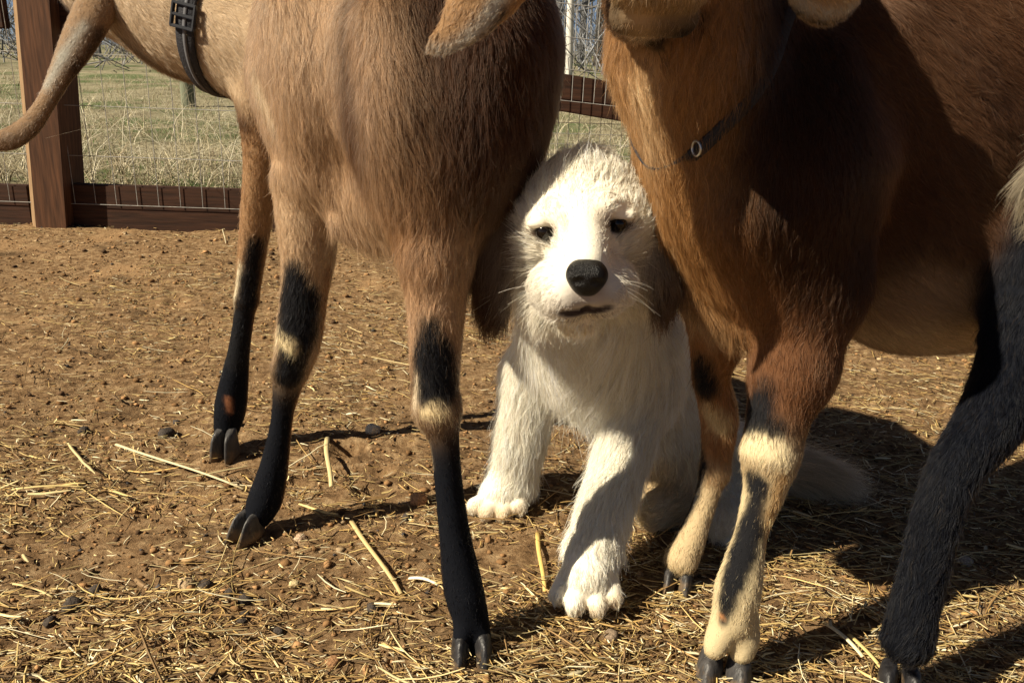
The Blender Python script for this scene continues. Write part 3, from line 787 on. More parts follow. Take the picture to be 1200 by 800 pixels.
# brow ridges, bridge, muzzle
pc([(646, 250, .822, 13), (630, 261, .832, 9)], k=.012, flow=(-.5, 0, .8), L=.006, col=WH, lift=.3)
pc([(712, 241, .822, 13), (730, 251, .832, 9)], k=.012, flow=(.5, 0, .8), L=.006, col=WH, lift=.3)
pc([(681, 256, .828, 30), (684, 285, .803, 29), (687, 308, .778, 24)], flow=(0, .6, 1), L=.005, col=WH, k=.016, lift=.25)
pc([(652, 336, .81, 34), (662, 347, .78, 30)], flow=(-.7, .25, -.6), L=.006, col=(.70, .65, .56), k=.012, lift=.25)
pc([(714, 332, .81, 33), (708, 342, .78, 28)], flow=(.7, .25, -.6), L=.006, col=(.70, .65, .56), k=.012, lift=.25)
pc([(676, 366, .82, 25), (684, 372, .79, 15)], flow=(0, .3, -1), L=.009, col=WH, k=.008, lift=.35)
pb(640, 356, .86, 22, flow=(-.6, .1, -1), k=.016, L=.020, col=WH, lift=.4)
# neck, chest, shoulders, trunk
pc([(684, 320, .92, 60), (692, 380, 1.0, 70), (708, 425, 1.06, 68)], flow=(0, -.3, -1), L=.028, col=WH, k=.03, lift=.42)
pup.chain([(648, 405, .87, 40), (630, 440, .89, 36)], flow=(-.2, 0, -1), L=.016, col=WH, k=.03)
pup.chain([(745, 400, .86, 50), (750, 450, .86, 44)], flow=(.2, -.2, -1), L=.018, col=WH, k=.03)
pup.chain([(722, 405, .92, 68), (768, 480, .97, 72), (800, 530, .96, 58)], flow=(.4, .1, -.9), L=.026, col=WH, k=.03, lift=.4)
# fore leg on the camera-left side
pup.chain([(630, 436, .89, 36), (615, 490, .885, 31), (605, 535, .885, 28), (601, 562, .882, 26)], L=.017, col=WH, k=.02, lift=.33)
pup.chain([(598, 566, .882, 25), (584, 582, .868, 23)], L=.006, col=WH, k=.015, lift=.25)
def paw(toes, rt, k=.0025):
    for (x, y, Y, x2, y2, Y2) in toes:
        a, b = P(x, y, Y), P(x2, y2, Y2); pup.add(a, b, rm(rt, a), rm(rt*.9, b), k=k, L=.0045, col=WH, lift=.2, flow=nrm(b-a)+V3(0, 0, -.4))
paw([(580, 582, .866, 558, 592, .852), (588, 588, .862, 571, 600, .842), (598, 588, .862, 590, 602, .842), (607, 581, .868, 608, 593, .85)], 11.5)
# fore leg stepping towards the camera
pup.chain([(748, 450, .85, 40), (738, 500, .82, 34), (722, 555, .785, 30), (708, 600, .745, 30), (697, 640, .715, 28)], L=.018, col=WH, k=.02, lift=.33)
pup.chain([(695, 645, .712, 29), (688, 675, .687, 30)], L=.007, col=WH, k=.015, lift=.25)
paw([(668, 674, .692, 655, 696, .674), (679, 681, .684, 674, 708, .660), (698, 681, .684, 700, 709, .660), (711, 676, .690, 718, 699, .670)], 13.5)
# haunch, hind feet, tail
pup.chain([(805, 545, .93, 58), (785, 575, .90, 40)], flow=(.3, -.2, -1), L=.018, col=CRM, k=.03)
pup.chain([(800, 590, .87, 26), (778, 592, .85, 22), (765, 600, .83, 18)], L=.010, col=CRM, k=.02)
pup.chain([(850, 560, .93, 40), (862, 592, .86, 28), (848, 612, .82, 20)], L=.014, col=WH, k=.03)
pup.chain([(860, 535, .96, 34), (915, 550, .95, 26), (955, 556, .94, 18), (975, 560, .93, 8)], L=.042, col=(.50, .40, .27), k=.03, lift=.5)
# ears (hanging flaps)
for E, sx in (([(612, 222, .885, 22), (590, 268, .868, 28), (578, 325, .858, 27), (578, 368, .855, 17)], .25), ([(748, 235, .88, 24), (770, 280, .868, 26), (780, 328, .855, 24), (776, 356, .85, 15)], -.35)):
    for _ in range(1):
        Pe = [P(q0[0], q0[1], q0[2]+DY) for q0 in E]
        pup.chain3(Pe, [rm(q0[3], p0) for q0, p0 in zip(E, Pe)], k=.010, flow=(-.1*np.sign(sx), -.1, -1), L=.018, col=BRN, sq=((sx, 1, 0), .38), lift=.25)
# eyes
eyeC = []
for (px, py, r, nx) in ((638, 271, 14.5, -.35), (724, 262, 14.5, .35)):
    c, dd = surf(pup, px, py); rr = rm(r, c); e = c+dd*rr*.55; eyeC.append((e, rr, dd, nx))
for (e, rr, dd, nx), (px, py) in zip(eyeC, ((638, 271), (725, 262))):
    c = e-dd*rr*.55
    pup.add(e-dd*rr*.6, None, rr*.85, k=.004, sub=True)
    ru = CR[:, 0]; uu = CR[:, 1]; ec = c-dd*rr*.05
    pup.add(ec-ru*rr*1.1+uu*rr*.60, ec+ru*rr*1.1+uu*rr*.68, rr*.36, rr*.36, k=.004, L=.003, col=WH, flow=(0, 0, 1), lift=.2)
    if 0: pup.add(ec-ru*rr*.9-uu*rr*1.08, ec+ru*rr*.9-uu*rr*1.02, rr*.26, rr*.26, k=.004, L=.002, col=WH, flow=(0, 0, -1), lift=.2)
    pup.bald.append((c, rr*.95, .005))
# nose position
nc, dd = surf(pup, 688, 327); nr = rm(27, nc); nc = nc-dd*.0035
pup.bald.append((nc, nr*1.0, .006))
mlz = [(648, 372, None, 2.2), (664, 368, None, 2.8), (682, 362, None, 2.8), (694, 360, None, 2.8), (708, 362, None, 2.8), (722, 356, None, 2)]
mxs = np.linspace(656, 716, 14); mlz = [(x_, float(np.interp(x_, [656, 668, 680, 688, 698, 716], [366, 367, 364, 361, 363, 359])), None, 2.6+.9*math.sin((x_-656)/60*3.14)) for x_ in mxs]; ml = [surf(pup, q[0], q[1])[0] for q in mlz]
for i in range(13): pup.add(ml[i], ml[i+1], .0018, .0018, k=.002, sub=True); pup.soften(ml[i], ml[i+1], .0028, .45)
for a_, b_ in (((652, 345), (690, 350)), ((690, 350), (718, 342))): pup.soften(surf(pup, *a_)[0], surf(pup, *b_)[0], .012, .75)
pup.soften(surf(pup, 684, 270)[0], surf(pup, 688, 305)[0], .012, .6)
for (e, rr, dd_, nx), (px, py) in zip(eyeC, ((638, 271), (725, 262))):
    sx = 1 if px > 680 else -1
    stripe(pup, [(px-12, py+1, None, 5.5), (px, py+3, None, 11), (px+12, py+1, None, 5.5)], (.035, .022, .018), .0018)
    stripe(pup, [(px+sx*14, py+2, None, 3), (px+sx*24, py+6, None, 1.5)], (.12, .08, .055), .0015)
    stripe(pup, [(px-sx*13, py-6, None, 3), (px-sx*15, py+8, None, 2)], (.25, .18, .13), .002)
stripe(pup, [(650, 360, None, 8), (668, 356, None, 9), (708, 352, None, 8), (722, 346, None, 6)], (.45, .40, .34), .004)
stripe(pup, [(663, 268, None, 5), (660, 255, None, 4)], (.46, .38, .29), .004)  # socket shading painted in at both inner eye corners
stripe(pup, [(704, 262, None, 5), (704, 250, None, 4)], (.46, .38, .29), .004)
stripe(pup, [(a_, b_, c_, d_*1.5) for a_, b_, c_, d_ in mlz], (.03, .018, .016), .0014)
stripe(pup, [(688, 343, None, 4), (688, 360, None, 2.5)], (.06, .04, .035), .0018)
stripe(pup, [(676, 345, None, 8), (702, 345, None, 8)], (.42, .36, .31), .003)
stripe(pup, [(584, 310, None, 20), (588, 270, None, 20), (590, 235, None, 21), (600, 200, None, 18), (616, 176, None, 10)], (.13, .085, .06), .006)
stripe(pup, [(640, 180, None, 8), (652, 176, None, 8)], (.45, .38, .30), .006)
stripe(pup, [(745, 205, None, 8), (735, 185, None, 8)], (.45, .38, .30), .006)
stripe(pup, [(562, 600, None, 9), (585, 606, None, 9), (607, 598, None, 8)], (.62, .47, .30), .006)
stripe(pup, [(658, 712, None, 9), (688, 722, None, 10), (722, 705, None, 9)], (.62, .47, .30), .007)
stripe(pup, [(770, 560, None, 26), (800, 590, None, 26)], (.62, .47, .28), .012)
stripe(pup, [(655, 378, None, 8), (690, 382, None, 8)], (.74, .62, .44), .006)
pup.build(.003)
pr_ = tag(empty("puppy", (G(700, 640)[0], .95, 0)), "fluffy white puppy sitting between the two goats, looking at the camera", "puppy")
pup.mesh(pr_, dark=.9)
pup.fur(pr_, dens=85, mat=M_PFUR, rad=.00013, seg=6, clump=.62, csize=.0062, wave=.35, cjit=.16, grav=.2, seed=3, curl=.015)
# nose leather
nb = Body("nose"); nk = dict(k=.004)
nb.add(nc+V3(-nr*.32, .003, nr*.14), nc+V3(nr*.32, .003, nr*.14), nr*.60, nr*.60, **nk)
nb.add(nc+V3(-nr*.10, .0035, -nr*.26), nc+V3(nr*.10, .0035, -nr*.26), nr*.54, nr*.54, **nk); nb.add(nc+V3(0, .010, nr*.1), None, nr*.8, **nk)
for s_ in (-1, 1):
    nb.add(nc+V3(s_*nr*.34, -nr*.54, -nr*.05), nc+V3(s_*nr*.86, -nr*.34, -nr*.16), nr*.21, nr*.15, k=.002, sub=True)
nb.add(nc+V3(0, -nr*.62, nr*.0), nc+V3(0, -nr*.45, -nr*.8), nr*.07, nr*.07, k=.002, sub=True)
nb.build(.0007); nb.mesh(pr_, "nose", M_NOSE)
def sphere(name, c, r, mat, parent, sc=(1, 1, 1), n=24, m=14):
    V_ = []; F_ = []
    for i in range(m+1):
        for j in range(n):
            a, b_ = math.pi*i/m, 2*math.pi*j/n
            V_.append([c[0]+r*sc[0]*math.sin(a)*math.cos(b_), c[1]+r*sc[1]*math.sin(a)*math.sin(b_), c[2]+r*sc[2]*math.cos(a)])
    for i in range(m):
        for j in range(n): F_.append((i*n+j, (i+1)*n+j, (i+1)*n+(j+1) % n, i*n+(j+1) % n))
    return meshobj(name, V_, F_, mat, parent)
for (e, rr, dd, nx) in eyeC:
    sphere("eye", e-dd*rr*.08, rr*.74, M_EYE, pr_)
# whiskers
Pp = []; gw = np.random.default_rng(5)
for s_ in (-1, 1):
    for i in range(7):
        a, d0 = surf(pup, 688+s_*(30+6*(i % 3)), 330+6*(i//3)); d = nrm([s_*1.0, gw.uniform(-.2, .5), gw.uniform(-.5, .15)]); Lw = gw.uniform(.025, .045); ss = np.linspace(0, 1, 7)[:, None]
        Pp.append(a+d*Lw*ss+V3(0, 0, -.3*Lw)*ss**2)
v_, f_, _ = tubes(np.array(Pp), np.tile(np.linspace(.00015, .00006, 7), (14, 1)), 4)
tag(meshobj("whisker", v_, f_, plain("whisker_hair", (.75, .7, .6), .4, .5), pr_), kind='stuff')

# ================================================================ GOATS
BLK = (.0045, .0055, .009); CRW = (.66, .53, .32)
def leg_kw(col, **k): d = dict(L=.006, col=col, k=.012, lift=.2); d.update(k); return d
# ---- goat with the nylon collar (camera left)
TAN = (.41, .265, .16); TN2 = (.29, .175, .10); DBR = (.050, .021, .010)
g1 = Body("goat1")
tk = dict(k=.035, L=.0125, lift=.2)
# trunk: shoulder to rump
g1.add(P(452, 95, .86), P(505, 110, .76), rm(172, P(452, 95, .86)), rm(138, P(505, 110, .76)), col=TN2, flow=(.22, -.15, -1), sq=((.6, .8, 0), .72), **tk)
g1.add(P(445, 55, .85), P(500, 60, .78), rm(160, P(445, 55, .85)), rm(150, P(500, 60, .78)), col=TAN, flow=(.22, -.15, -1), sq=((.6, .8, 0), .70), **tk)
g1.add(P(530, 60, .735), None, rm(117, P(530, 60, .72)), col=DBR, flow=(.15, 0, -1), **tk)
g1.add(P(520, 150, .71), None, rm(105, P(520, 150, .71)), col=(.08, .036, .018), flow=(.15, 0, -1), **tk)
g1.add(P(385, 110, .84), P(365, 200, .82), rm(82, P(385, 110, .84)), rm(38, P(365, 200, .82)), col=TAN, flow=(.1, -.2, -1), **tk)      # shoulder
g1.add(P(430, 235, .79), P(475, 240, .75), rm(48, P(430, 235, .79)), rm(48, P(475, 240, .75)), col=TAN, flow=(.3, -.1, -1), **tk)   # brisket
def bulge(B, pts, out, **kw):
    C_ = []; r3 = []
    for (px, py, rp) in pts:
        c, d = surf(B, px, py); q_ = rm(rp, c); C_.append(c+d*(q_-out)); r3.append(q_)
    B.chain3(C_, r3, **kw)
bk = dict(k=.03, L=.015, lift=.2)
bulge(g1, [(350, 20, 42), (372, 110, 46), (378, 190, 36)], .012, col=TAN, flow=(.1, -.1, -1), **bk)
bulge(g1, [(455, 30, 34), (470, 130, 36), (478, 215, 34)], .009, col=(.35, .215, .125), flow=(.22, 0, -1), **bk)
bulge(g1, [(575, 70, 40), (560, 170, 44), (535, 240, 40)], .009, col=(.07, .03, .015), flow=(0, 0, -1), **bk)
bulge(g1, [(400, 262, 12), (440, 282, 12), (474, 286, 12)], .004, col=TAN, flow=(.3, 0, -1), k=.012, L=.024, lift=.3)
# thigh and leg nearest the puppy
g1.chain([(525, 180, .70, 88), (512, 250, .675, 56), (511, 300, .66, 41)], col=(.34, .19, .10), flow=(-.05, 0, -1), k=.03, L=.017, lift=.25)
g1.chain([(511, 300, .66, 40), (511, 370, .652, 33), (510, 440, .646, 28), (511, 478, .643, 27)], **leg_kw((.40, .25, .15), L=.008))
g1.chain([(513, 478, .643, 26), (521, 518, .640, 17.5), (525, 560, .637, 16.5), (532, 620, .632, 18), (540, 672, .626, 22.5), (546, 702, .620, 23), (551, 722, .616, 19)], **leg_kw(BLK, L=.004, k=.010))
g1.chain([(546, 716, .614, 12), (543, 734, .608, 12), (541, 748, .602, 10)], **leg_kw(BLK, L=.003, k=.005))
g1.chain([(558, 718, .617, 13), (562, 738, .611, 13), (565, 752, .606, 11)], **leg_kw(BLK, L=.003, k=.005))
# middle leg
g1.chain([(360, 215, .82, 40), (361, 260, .815, 36), (361, 300, .812, 31), (357, 340, .81, 27), (349, 400, .808, 26), (341, 430, .81, 21)], **leg_kw((.46, .31, .19), L=.008))
g1.chain([(340, 432, .81, 20), (332, 480, .812, 13), (326, 520, .812, 14), (319, 556, .812, 17.5), (311, 584, .812, 20), (303, 602, .808, 17)], **leg_kw(BLK, L=.004, k=.008))
# far leg
g1.chain([(318, 120, .96, 40), (312, 185, .97, 26), (300, 260, .985, 18), (289, 350, .995, 13.5)], **leg_kw((.36, .21, .11), L=.007))
g1.chain([(289, 350, .995, 12), (281, 405, 1.0, 12), (274, 450, 1.005, 16.5), (270, 478, 1.008, 18), (266, 500, 1.008, 15)], **leg_kw(BLK, L=.004, k=.008))
# neck and head going out of the photo, hanging ear
g1.add(P(345, 50, 1.00), P(228, 12, 1.03), rm(92, P(345, 60, 1.00)), rm(72, P(228, 12, 1.03)), col=(.46, .33, .21), flow=(.9, 0, -.55), k=.02, L=.010, lift=.2)
g1.add(P(228, 12, 1.03), P(140, -35, 1.05), rm(72, P(228, 12, 1.03)), rm(70, P(140, -35, 1.05)), col=(.46, .33, .21), flow=(.9, 0, -.5), k=.03, L=.010, lift=.2)
g1.add(P(215, 12, 1.06), P(150, -45, 1.06), rm(66, P(228, 12, 1.03)), rm(76, P(140, -35, 1.05)), col=(.24, .12, .06), flow=(.9, 0, -.5), k=.03, L=.010, lift=.2)
hp = P(120, -70, 1.05)
g1.add(hp, hp+V3(-.05, -.02, .05), .062, .055, col=(.40, .27, .16), flow=(.6, 0, .3), k=.03, L=.006)
g1.add(hp+V3(-.05, -.02, .04), hp+V3(-.17, -.06, .02), .046, .030, col=(.40, .27, .16), flow=(.9, .2, .1), k=.02, L=.004)
g1.add(hp+V3(-.06, -.02, .0), hp+V3(-.165, -.06, -.005), .034, .022, col=(.40, .27, .16), flow=(.9, .2, .1), k=.015, L=.004)
def ear_part(parent, root_pts, sqax, sqf, col, rims, L=.0038, seed=5, under=None):
    E = Body("ear"); P3 = [P(*q[:3]) for q in root_pts]
    E.chain3(P3, [rm(q[3], p3) for q, p3 in zip(root_pts, P3)], k=.012, L=L, col=col, sq=(sqax, sqf), lift=.22)
    for pts, c_, so in rims: stripe(E, pts, c_, so)
    E.build(.0014); o = E.mesh(parent, "ear"); E.fur(o, "ear_fur", dens=300, rad=.0001, seg=4, clump=.3, csize=.004, wave=.2, cjit=.28, grav=.05, seed=seed)
BL = (.010, .010, .012)
stripe(g1, [(605, 40, None, 92), (600, 130, None, 90), (575, 215, None, 52)], (.036, .015, .008), .045, .5)  # brown rump painted darker still, to carry its shaded side
stripe(g1, [(150, 52, None, 12), (200, 86, None, 15), (250, 118, None, 18), (285, 142, None, 18)], (.11, .055, .027), .006)
# paint: near puppy leg
stripe(g1, [(555, 310, .63, 6), (553, 400, .625, 8), (549, 470, .62, 8), (550, 500, .62, 5)], (.16, .075, .035), .003)
stripe(g1, [(504, 382, .615, 14), (508, 415, .61, 25), (510, 452, .61, 30)], BL, .003)
stripe(g1, [(488, 440, .625, 3), (486, 470, .62, 5), (494, 515, .62, 5), (506, 545, .62, 3)], (.60, .48, .33), .002)
stripe(g1, [(498, 484, .61, 7.5), (512, 479, .605, 9), (524, 484, .61, 7)], (.74, .58, .34), .0022)
stripe(g1, [(509, 640, .60, 3.5), (511, 690, .595, 3)], (.30, .13, .06), .002)
# middle leg
stripe(g1, [(346, 318, .775, 16), (350, 350, .775, 25), (348, 384, .775, 26)], BL, .003)
stripe(g1, [(346, 405, .775, 20), (338, 440, .775, 17)], BL, .0025)
stripe(g1, [(384, 320, .79, 9), (379, 380, .79, 9), (368, 430, .79, 9), (352, 470, .79, 8), (343, 540, .79, 7), (338, 585, .79, 8)], (.28, .14, .065), .0025)
stripe(g1, [(331, 396, .765, 7), (339, 403, .765, 9), (344, 410, .768, 6)], (.74, .60, .36), .0022)
stripe(g1, [(326, 385, .78, 4), (323, 405, .78, 4)], (.7, .58, .38), .002)
# far leg
stripe(g1, [(300, 285, .96, 11), (294, 330, .965, 14), (288, 370, .97, 15), (280, 420, .975, 18)], BL, .003)
stripe(g1, [(281, 310, .975, 4), (275, 345, .975, 4), (271, 360, .975, 3)], (.70, .60, .42), .002)
stripe(g1, [(258, 420, .975, 3), (252, 445, .975, 3)], (.7, .6, .42), .002)
stripe(g1, [(311, 300, .97, 8), (302, 380, .975, 7), (297, 440, .98, 5), (291, 480, .98, 5)], (.26, .13, .06), .003)
stripe(g1, [(268, 468, None, 4.5), (270, 482, None, 3)], (.30, .12, .06), .0015)
# pale breast and dark underside of the neck, grey sheen rim of the ear
stripe(g1, [(300, 95, .90, 14), (320, 140, .88, 10)], (.55, .42, .28), .006)
stripe(g1, [(180, 40, .90, 15), (235, 75, .90, 14), (290, 120, .88, 14)], (.50, .36, .23), .008)
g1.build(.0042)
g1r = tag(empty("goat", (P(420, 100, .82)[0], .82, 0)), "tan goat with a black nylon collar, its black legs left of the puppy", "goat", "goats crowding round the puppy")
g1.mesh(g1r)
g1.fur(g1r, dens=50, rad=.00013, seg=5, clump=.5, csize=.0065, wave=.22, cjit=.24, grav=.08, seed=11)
# hooves: two toes each
M_HOOFB = plain("black_hoof_horn", (.016, .015, .016), .45, .4, .9, 160, .5, (1, 1, .25))
for M_ in (M_HOOF, M_HOOFB):
    t = M_.node_tree; b_ = t.nodes['Principled BSDF']; old = b_.inputs['Base Color'].links[0].from_socket
    tc_ = t.nodes['Texture Coordinate']; sx_ = N(t, "ShaderNodeSeparateXYZ"); t.links.new(tc_.outputs['Object'], sx_.inputs[0])
    n2 = N(t, "ShaderNodeTexNoise"); n2.inputs['Scale'].default_value = 90; n2.inputs['Detail'].default_value = 6; t.links.new(tc_.outputs['Object'], n2.inputs['Vector'])
    ma = N(t, "ShaderNodeMath", operation='MULTIPLY_ADD'); t.links.new(n2.outputs[0], ma.inputs[0]); ma.inputs[1].default_value = -.045; t.links.new(sx_.outputs[2], ma.inputs[2])
    mr_ = N(t, "ShaderNodeMapRange"); t.links.new(ma.outputs[0], mr_.inputs[0]); mr_.inputs[1].default_value = -.006; mr_.inputs[2].default_value = -.020; mr_.inputs[3].default_value = 0; mr_.inputs[4].default_value = .85
    mx_ = N(t, "ShaderNodeMix", data_type='RGBA'); t.links.new(mr_.outputs[0], mx_.inputs[0]); t.links.new(old, mx_.inputs[6]); mx_.inputs[7].default_value = (.19, .125, .07, 1)
    t.links.new(mx_.outputs[2], b_.inputs['Base Color'])
def toes(parent, px, py, Y, heading, wpx, lpx=None, hpx=None, gap=.55, z=0., tilt=0., mat=None):
    c = P(px, py, Y); c[2] = z if z is not None else c[2]
    h = nrm([*heading, 0]); rt = np.cross(h, [0, 0, 1]); w_ = rm(wpx, c)
    for s_ in (-1, 1):
        claw_hoof(parent, c+rt*s_*w_*gap, h, (w_*.98, rm(lpx or wpx*2, c), rm(hpx or wpx*1.7, c)), splay=.10*s_, tilt=tilt, mat=mat)
toes(g1r, 553, 752, .602, (.1, -1), 25, 50, 38, gap=.5, z=.001, mat=M_HOOFB)
toes(g1r, 291, 614, .795, (-.55, -1), 14, 42, 30, z=.001)
toes(g1r, 265, 518, .990, (-.2, -1), 14, 32, 30, z=float(P(265, 531, .995)[2]), tilt=.25)
ear_part(g1r, [(134, -60, 1.0, 20), (116, 0, .98, 24), (92, 48, .96, 21), (70, 88, .95, 14), (54, 120, .94, 11), (34, 148, .93, 12), (8, 164, .925, 12), (-26, 168, .92, 6)], (.3, 1, .2), .45, (.30, .19, .11),
    [([(100, 30, None, 5), (75, 66, None, 6), (56, 100, None, 5)], (.42, .40, .34), .004), ([(118, 40, None, 8), (92, 80, None, 7), (72, 118, None, 6), (48, 158, None, 7), (20, 178, None, 8)], (.05, .03, .02), .004)])  # painted grey sheen above, painted dark underside below
# collar
cp = P(266, 30, 1.015); cl1, cdir_, crad_ = ring_band(g1, cp, nrm(P(228, 12, 1.03)-P(345, 60, 1.00))+V3(0, 0, -.12), .024, .0022, "collar", M_STRAP, g1r, off=.0035, maxr=.13)
st, _, _ = ring_band(g1, cp+V3(.001, 0, 0), nrm(P(228, 12, 1.03)-P(345, 60, 1.00))+V3(0, 0, -.12), .0045, .0012, "collar_stitching", plain("grey_thread", (.10, .10, .11), .8), cl1, off=.0055, maxr=.13)

cax_ = nrm(nrm(P(228, 12, 1.03)-P(345, 60, 1.00))+V3(0, 0, -.12)); bestk = None
for k_i in range(len(cdir_)):
    q_ = cp+cdir_[k_i]*(crad_[k_i]+.007); v_c = CR.T@(q_-CP); py_ = 400+v_c[1]/v_c[2]*F
    if np.dot(cdir_[k_i], q_-CP) < 0 and (bestk is None or abs(py_-18) < bestk[0]): bestk = (abs(py_-18), k_i, q_)
bd_ = cdir_[bestk[1]]; bt_ = nrm(np.cross(cax_, bd_)); M_PLA = plain("black_plastic", (.02, .02, .022), .35, .5)
for off_ in (-.012, 0, .012): box("slider_bar", bestk[2]+bt_*off_, [nrm(cax_), bd_, bt_], (.0145, .0022, .0018), M_PLA, cl1, .0008)
for off_ in (-.0135, .0135): box("slider_side", bestk[2]+cax_*off_, [nrm(cax_), bd_, bt_], (.0016, .0024, .0135), M_PLA, cl1, .0008)
# ---- russet goat (camera right)
RUS = (.145, .064, .030); ORG = (.32, .165, .068); UMB = (.060, .027, .014)
g2 = Body("goat2")
tk = dict(k=.035, L=.0125, lift=.18)
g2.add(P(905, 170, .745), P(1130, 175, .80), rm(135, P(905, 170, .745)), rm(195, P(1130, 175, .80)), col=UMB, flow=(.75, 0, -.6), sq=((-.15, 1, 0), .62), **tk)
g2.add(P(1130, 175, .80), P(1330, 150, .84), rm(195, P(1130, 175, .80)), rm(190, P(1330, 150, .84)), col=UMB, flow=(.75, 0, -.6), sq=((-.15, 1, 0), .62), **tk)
g2.add(P(1020, 60, .77), P(1250, 40, .82), rm(160, P(1020, 60, .77)), rm(150, P(1250, 40, .82)), col=(.11, .055, .030), flow=(.7, .1, -.55), sq=((-.15, 1, 0), .62), **tk)  # lighter coat colour stands in for sunlight on the upper flank
g2.add(P(1070, 300, .80), P(1230, 290, .82), rm(112, P(1070, 300, .80)), rm(112, P(1230, 290, .82)), col=(.34, .22, .13), flow=(.8, 0, -.4), **tk)
g2.add(P(868, 230, .70), P(880, 300, .70), rm(112, P(868, 230, .70)), rm(72, P(880, 300, .70)), col=ORG, flow=(.12, -.2, -1), **tk)     # breast
g2.add(P(940, 200, .69), P(945, 330, .68), rm(100, P(940, 200, .69)), rm(62, P(945, 330, .68)), col=RUS, flow=(.1, -.1, -1), **tk)  # shoulder
# neck
g2.add(P(862, 215, .69), P(808, 60, .645), rm(105, P(862, 215, .69)), rm(84, P(808, 60, .645)), col=ORG, flow=(.10, -.15, -1), k=.03, L=.017, lift=.2)
g2.add(P(808, 60, .645), P(806, -60, .625), rm(84, P(808, 60, .645)), rm(84, P(806, -60, .625)), col=ORG, flow=(.05, -.1, -1), k=.03, L=.015, lift=.2)
g2.add(P(860, 60, .70), P(850, -60, .69), rm(88, P(860, 60, .70)), rm(84, P(850, -60, .69)), col=RUS, flow=(.2, 0, -1), k=.03, L=.013, lift=.2)
bk = dict(k=.028, L=.0125, lift=.2)
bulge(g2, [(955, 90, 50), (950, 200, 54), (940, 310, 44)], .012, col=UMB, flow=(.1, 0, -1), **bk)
bulge(g2, [(770, 40, 24), (785, 150, 26), (812, 250, 30), (838, 320, 26)], .007, col=ORG, flow=(.15, 0, -1), **bk)
bulge(g2, [(875, 260, 40), (890, 340, 36)], .008, col=(.20, .09, .04), flow=(.1, 0, -1), **bk)
bulge(g2, [(808, 345, 14), (835, 372, 14), (862, 385, 12)], .005, col=(.30, .17, .08), flow=(.2, -.1, -1), k=.012, L=.024, lift=.3)
bulge(g2, [(1040, 40, 40), (1110, 130, 46), (1130, 260, 44)], .008, col=(.09, .045, .025), flow=(.7, 0, -.6), **bk)
# head above the frame: skull, muzzle pointing at the camera, jaw, ears out to both sides
hb = P(800, -150, .62)
g2.add(hb, hb+V3(0, .03, .02), .060, .058, col=(.30, .15, .07), flow=(0, .5, .5), k=.03, L=.007)
mz = P(770, -26, .50)
g2.add(hb+V3(-.005, -.02, -.01), mz+V3(.002, .006, .012), .046, .026, col=(.30, .17, .09), flow=(0, .8, .6), k=.02, L=.007)
g2.add(mz+V3(-.010, 0, 0), mz+V3(.012, 0, 0), .0190, .0190, col=(.36, .25, .14), flow=(0, .3, -.8), k=.012, L=.006)
g2.add(mz+V3(-.014, .008, -.020), mz+V3(.016, .008, -.020), .0115, .0115, col=(.02, .014, .012), flow=(0, .8, -.3), k=.002, L=.002)
g2.add(mz+V3(.0, .030, -.012), mz+V3(.002, .08, -.008), .016, .024, col=(.16, .09, .05), flow=(0, .8, -.3), k=.006, L=.007)
# near foreleg
g2.chain([(945, 330, .675, 66), (936, 380, .662, 56), (930, 430, .652, 46)], **leg_kw(RUS, L=.010, k=.025))
g2.chain([(930, 430, .652, 46), (914, 480, .64, 37), (903, 530, .63, 31)], **leg_kw(RUS, L=.008, k=.015))
g2.chain([(903, 530, .63, 31), (896, 572, .622, 25), (882, 618, .612, 19), (873, 655, .603, 22), (865, 690, .597, 27), (860, 722, .593, 24)], **leg_kw(CRW, L=.005, k=.010))
g2.chain([(856, 722, .594, 20), (844, 744, .588, 17), (838, 758, .584, 14)], **leg_kw(CRW, L=.003, k=.006))
g2.chain([(868, 725, .597, 21), (871, 748, .592, 19), (869, 763, .588, 15)], **leg_kw(CRW, L=.003, k=.006))
# far foreleg
g2.chain([(845, 320, .74, 55), (842, 390, .745, 34), (834, 440, .75, 22), (843, 490, .755, 21), (838, 550, .752, 15.5)], **leg_kw((.30, .14, .06), L=.009))
g2.chain([(838, 550, .752, 15), (822, 600, .745, 14), (808, 634, .738, 18), (799, 654, .733, 20)], **leg_kw((.58, .44, .26), L=.006, k=.010))
# hind leg, black, stepping forward into the photo at the right
hl = [P(1260, 250, .72), P(1205, 395, .66), P(1166, 485, .625), P(1112, 565, .60), P(1080, 680, .585), P(1064, 748, .575)]
hr = [110, 50, 38, 28, 25, 28]
g2.chain3(hl, [rm(a_, b_) for a_, b_ in zip(hr, hl)], col=BLK, k=.02, L=.009, lift=.3, flow=nrm(hl[4]-hl[1]))
fhl = [P(1330, 260, .9), P(1300, 420, .88), P(1330, 520, .9)]; ff = fhl[2].copy(); ff[2] = .03
g2.add(fhl[0], fhl[1], .08, .035, col=UMB, k=.02); g2.add(fhl[1], fhl[2], .035, .022, col=BLK, k=.02); g2.add(fhl[2], ff, .020, .019, col=BLK, k=.01)
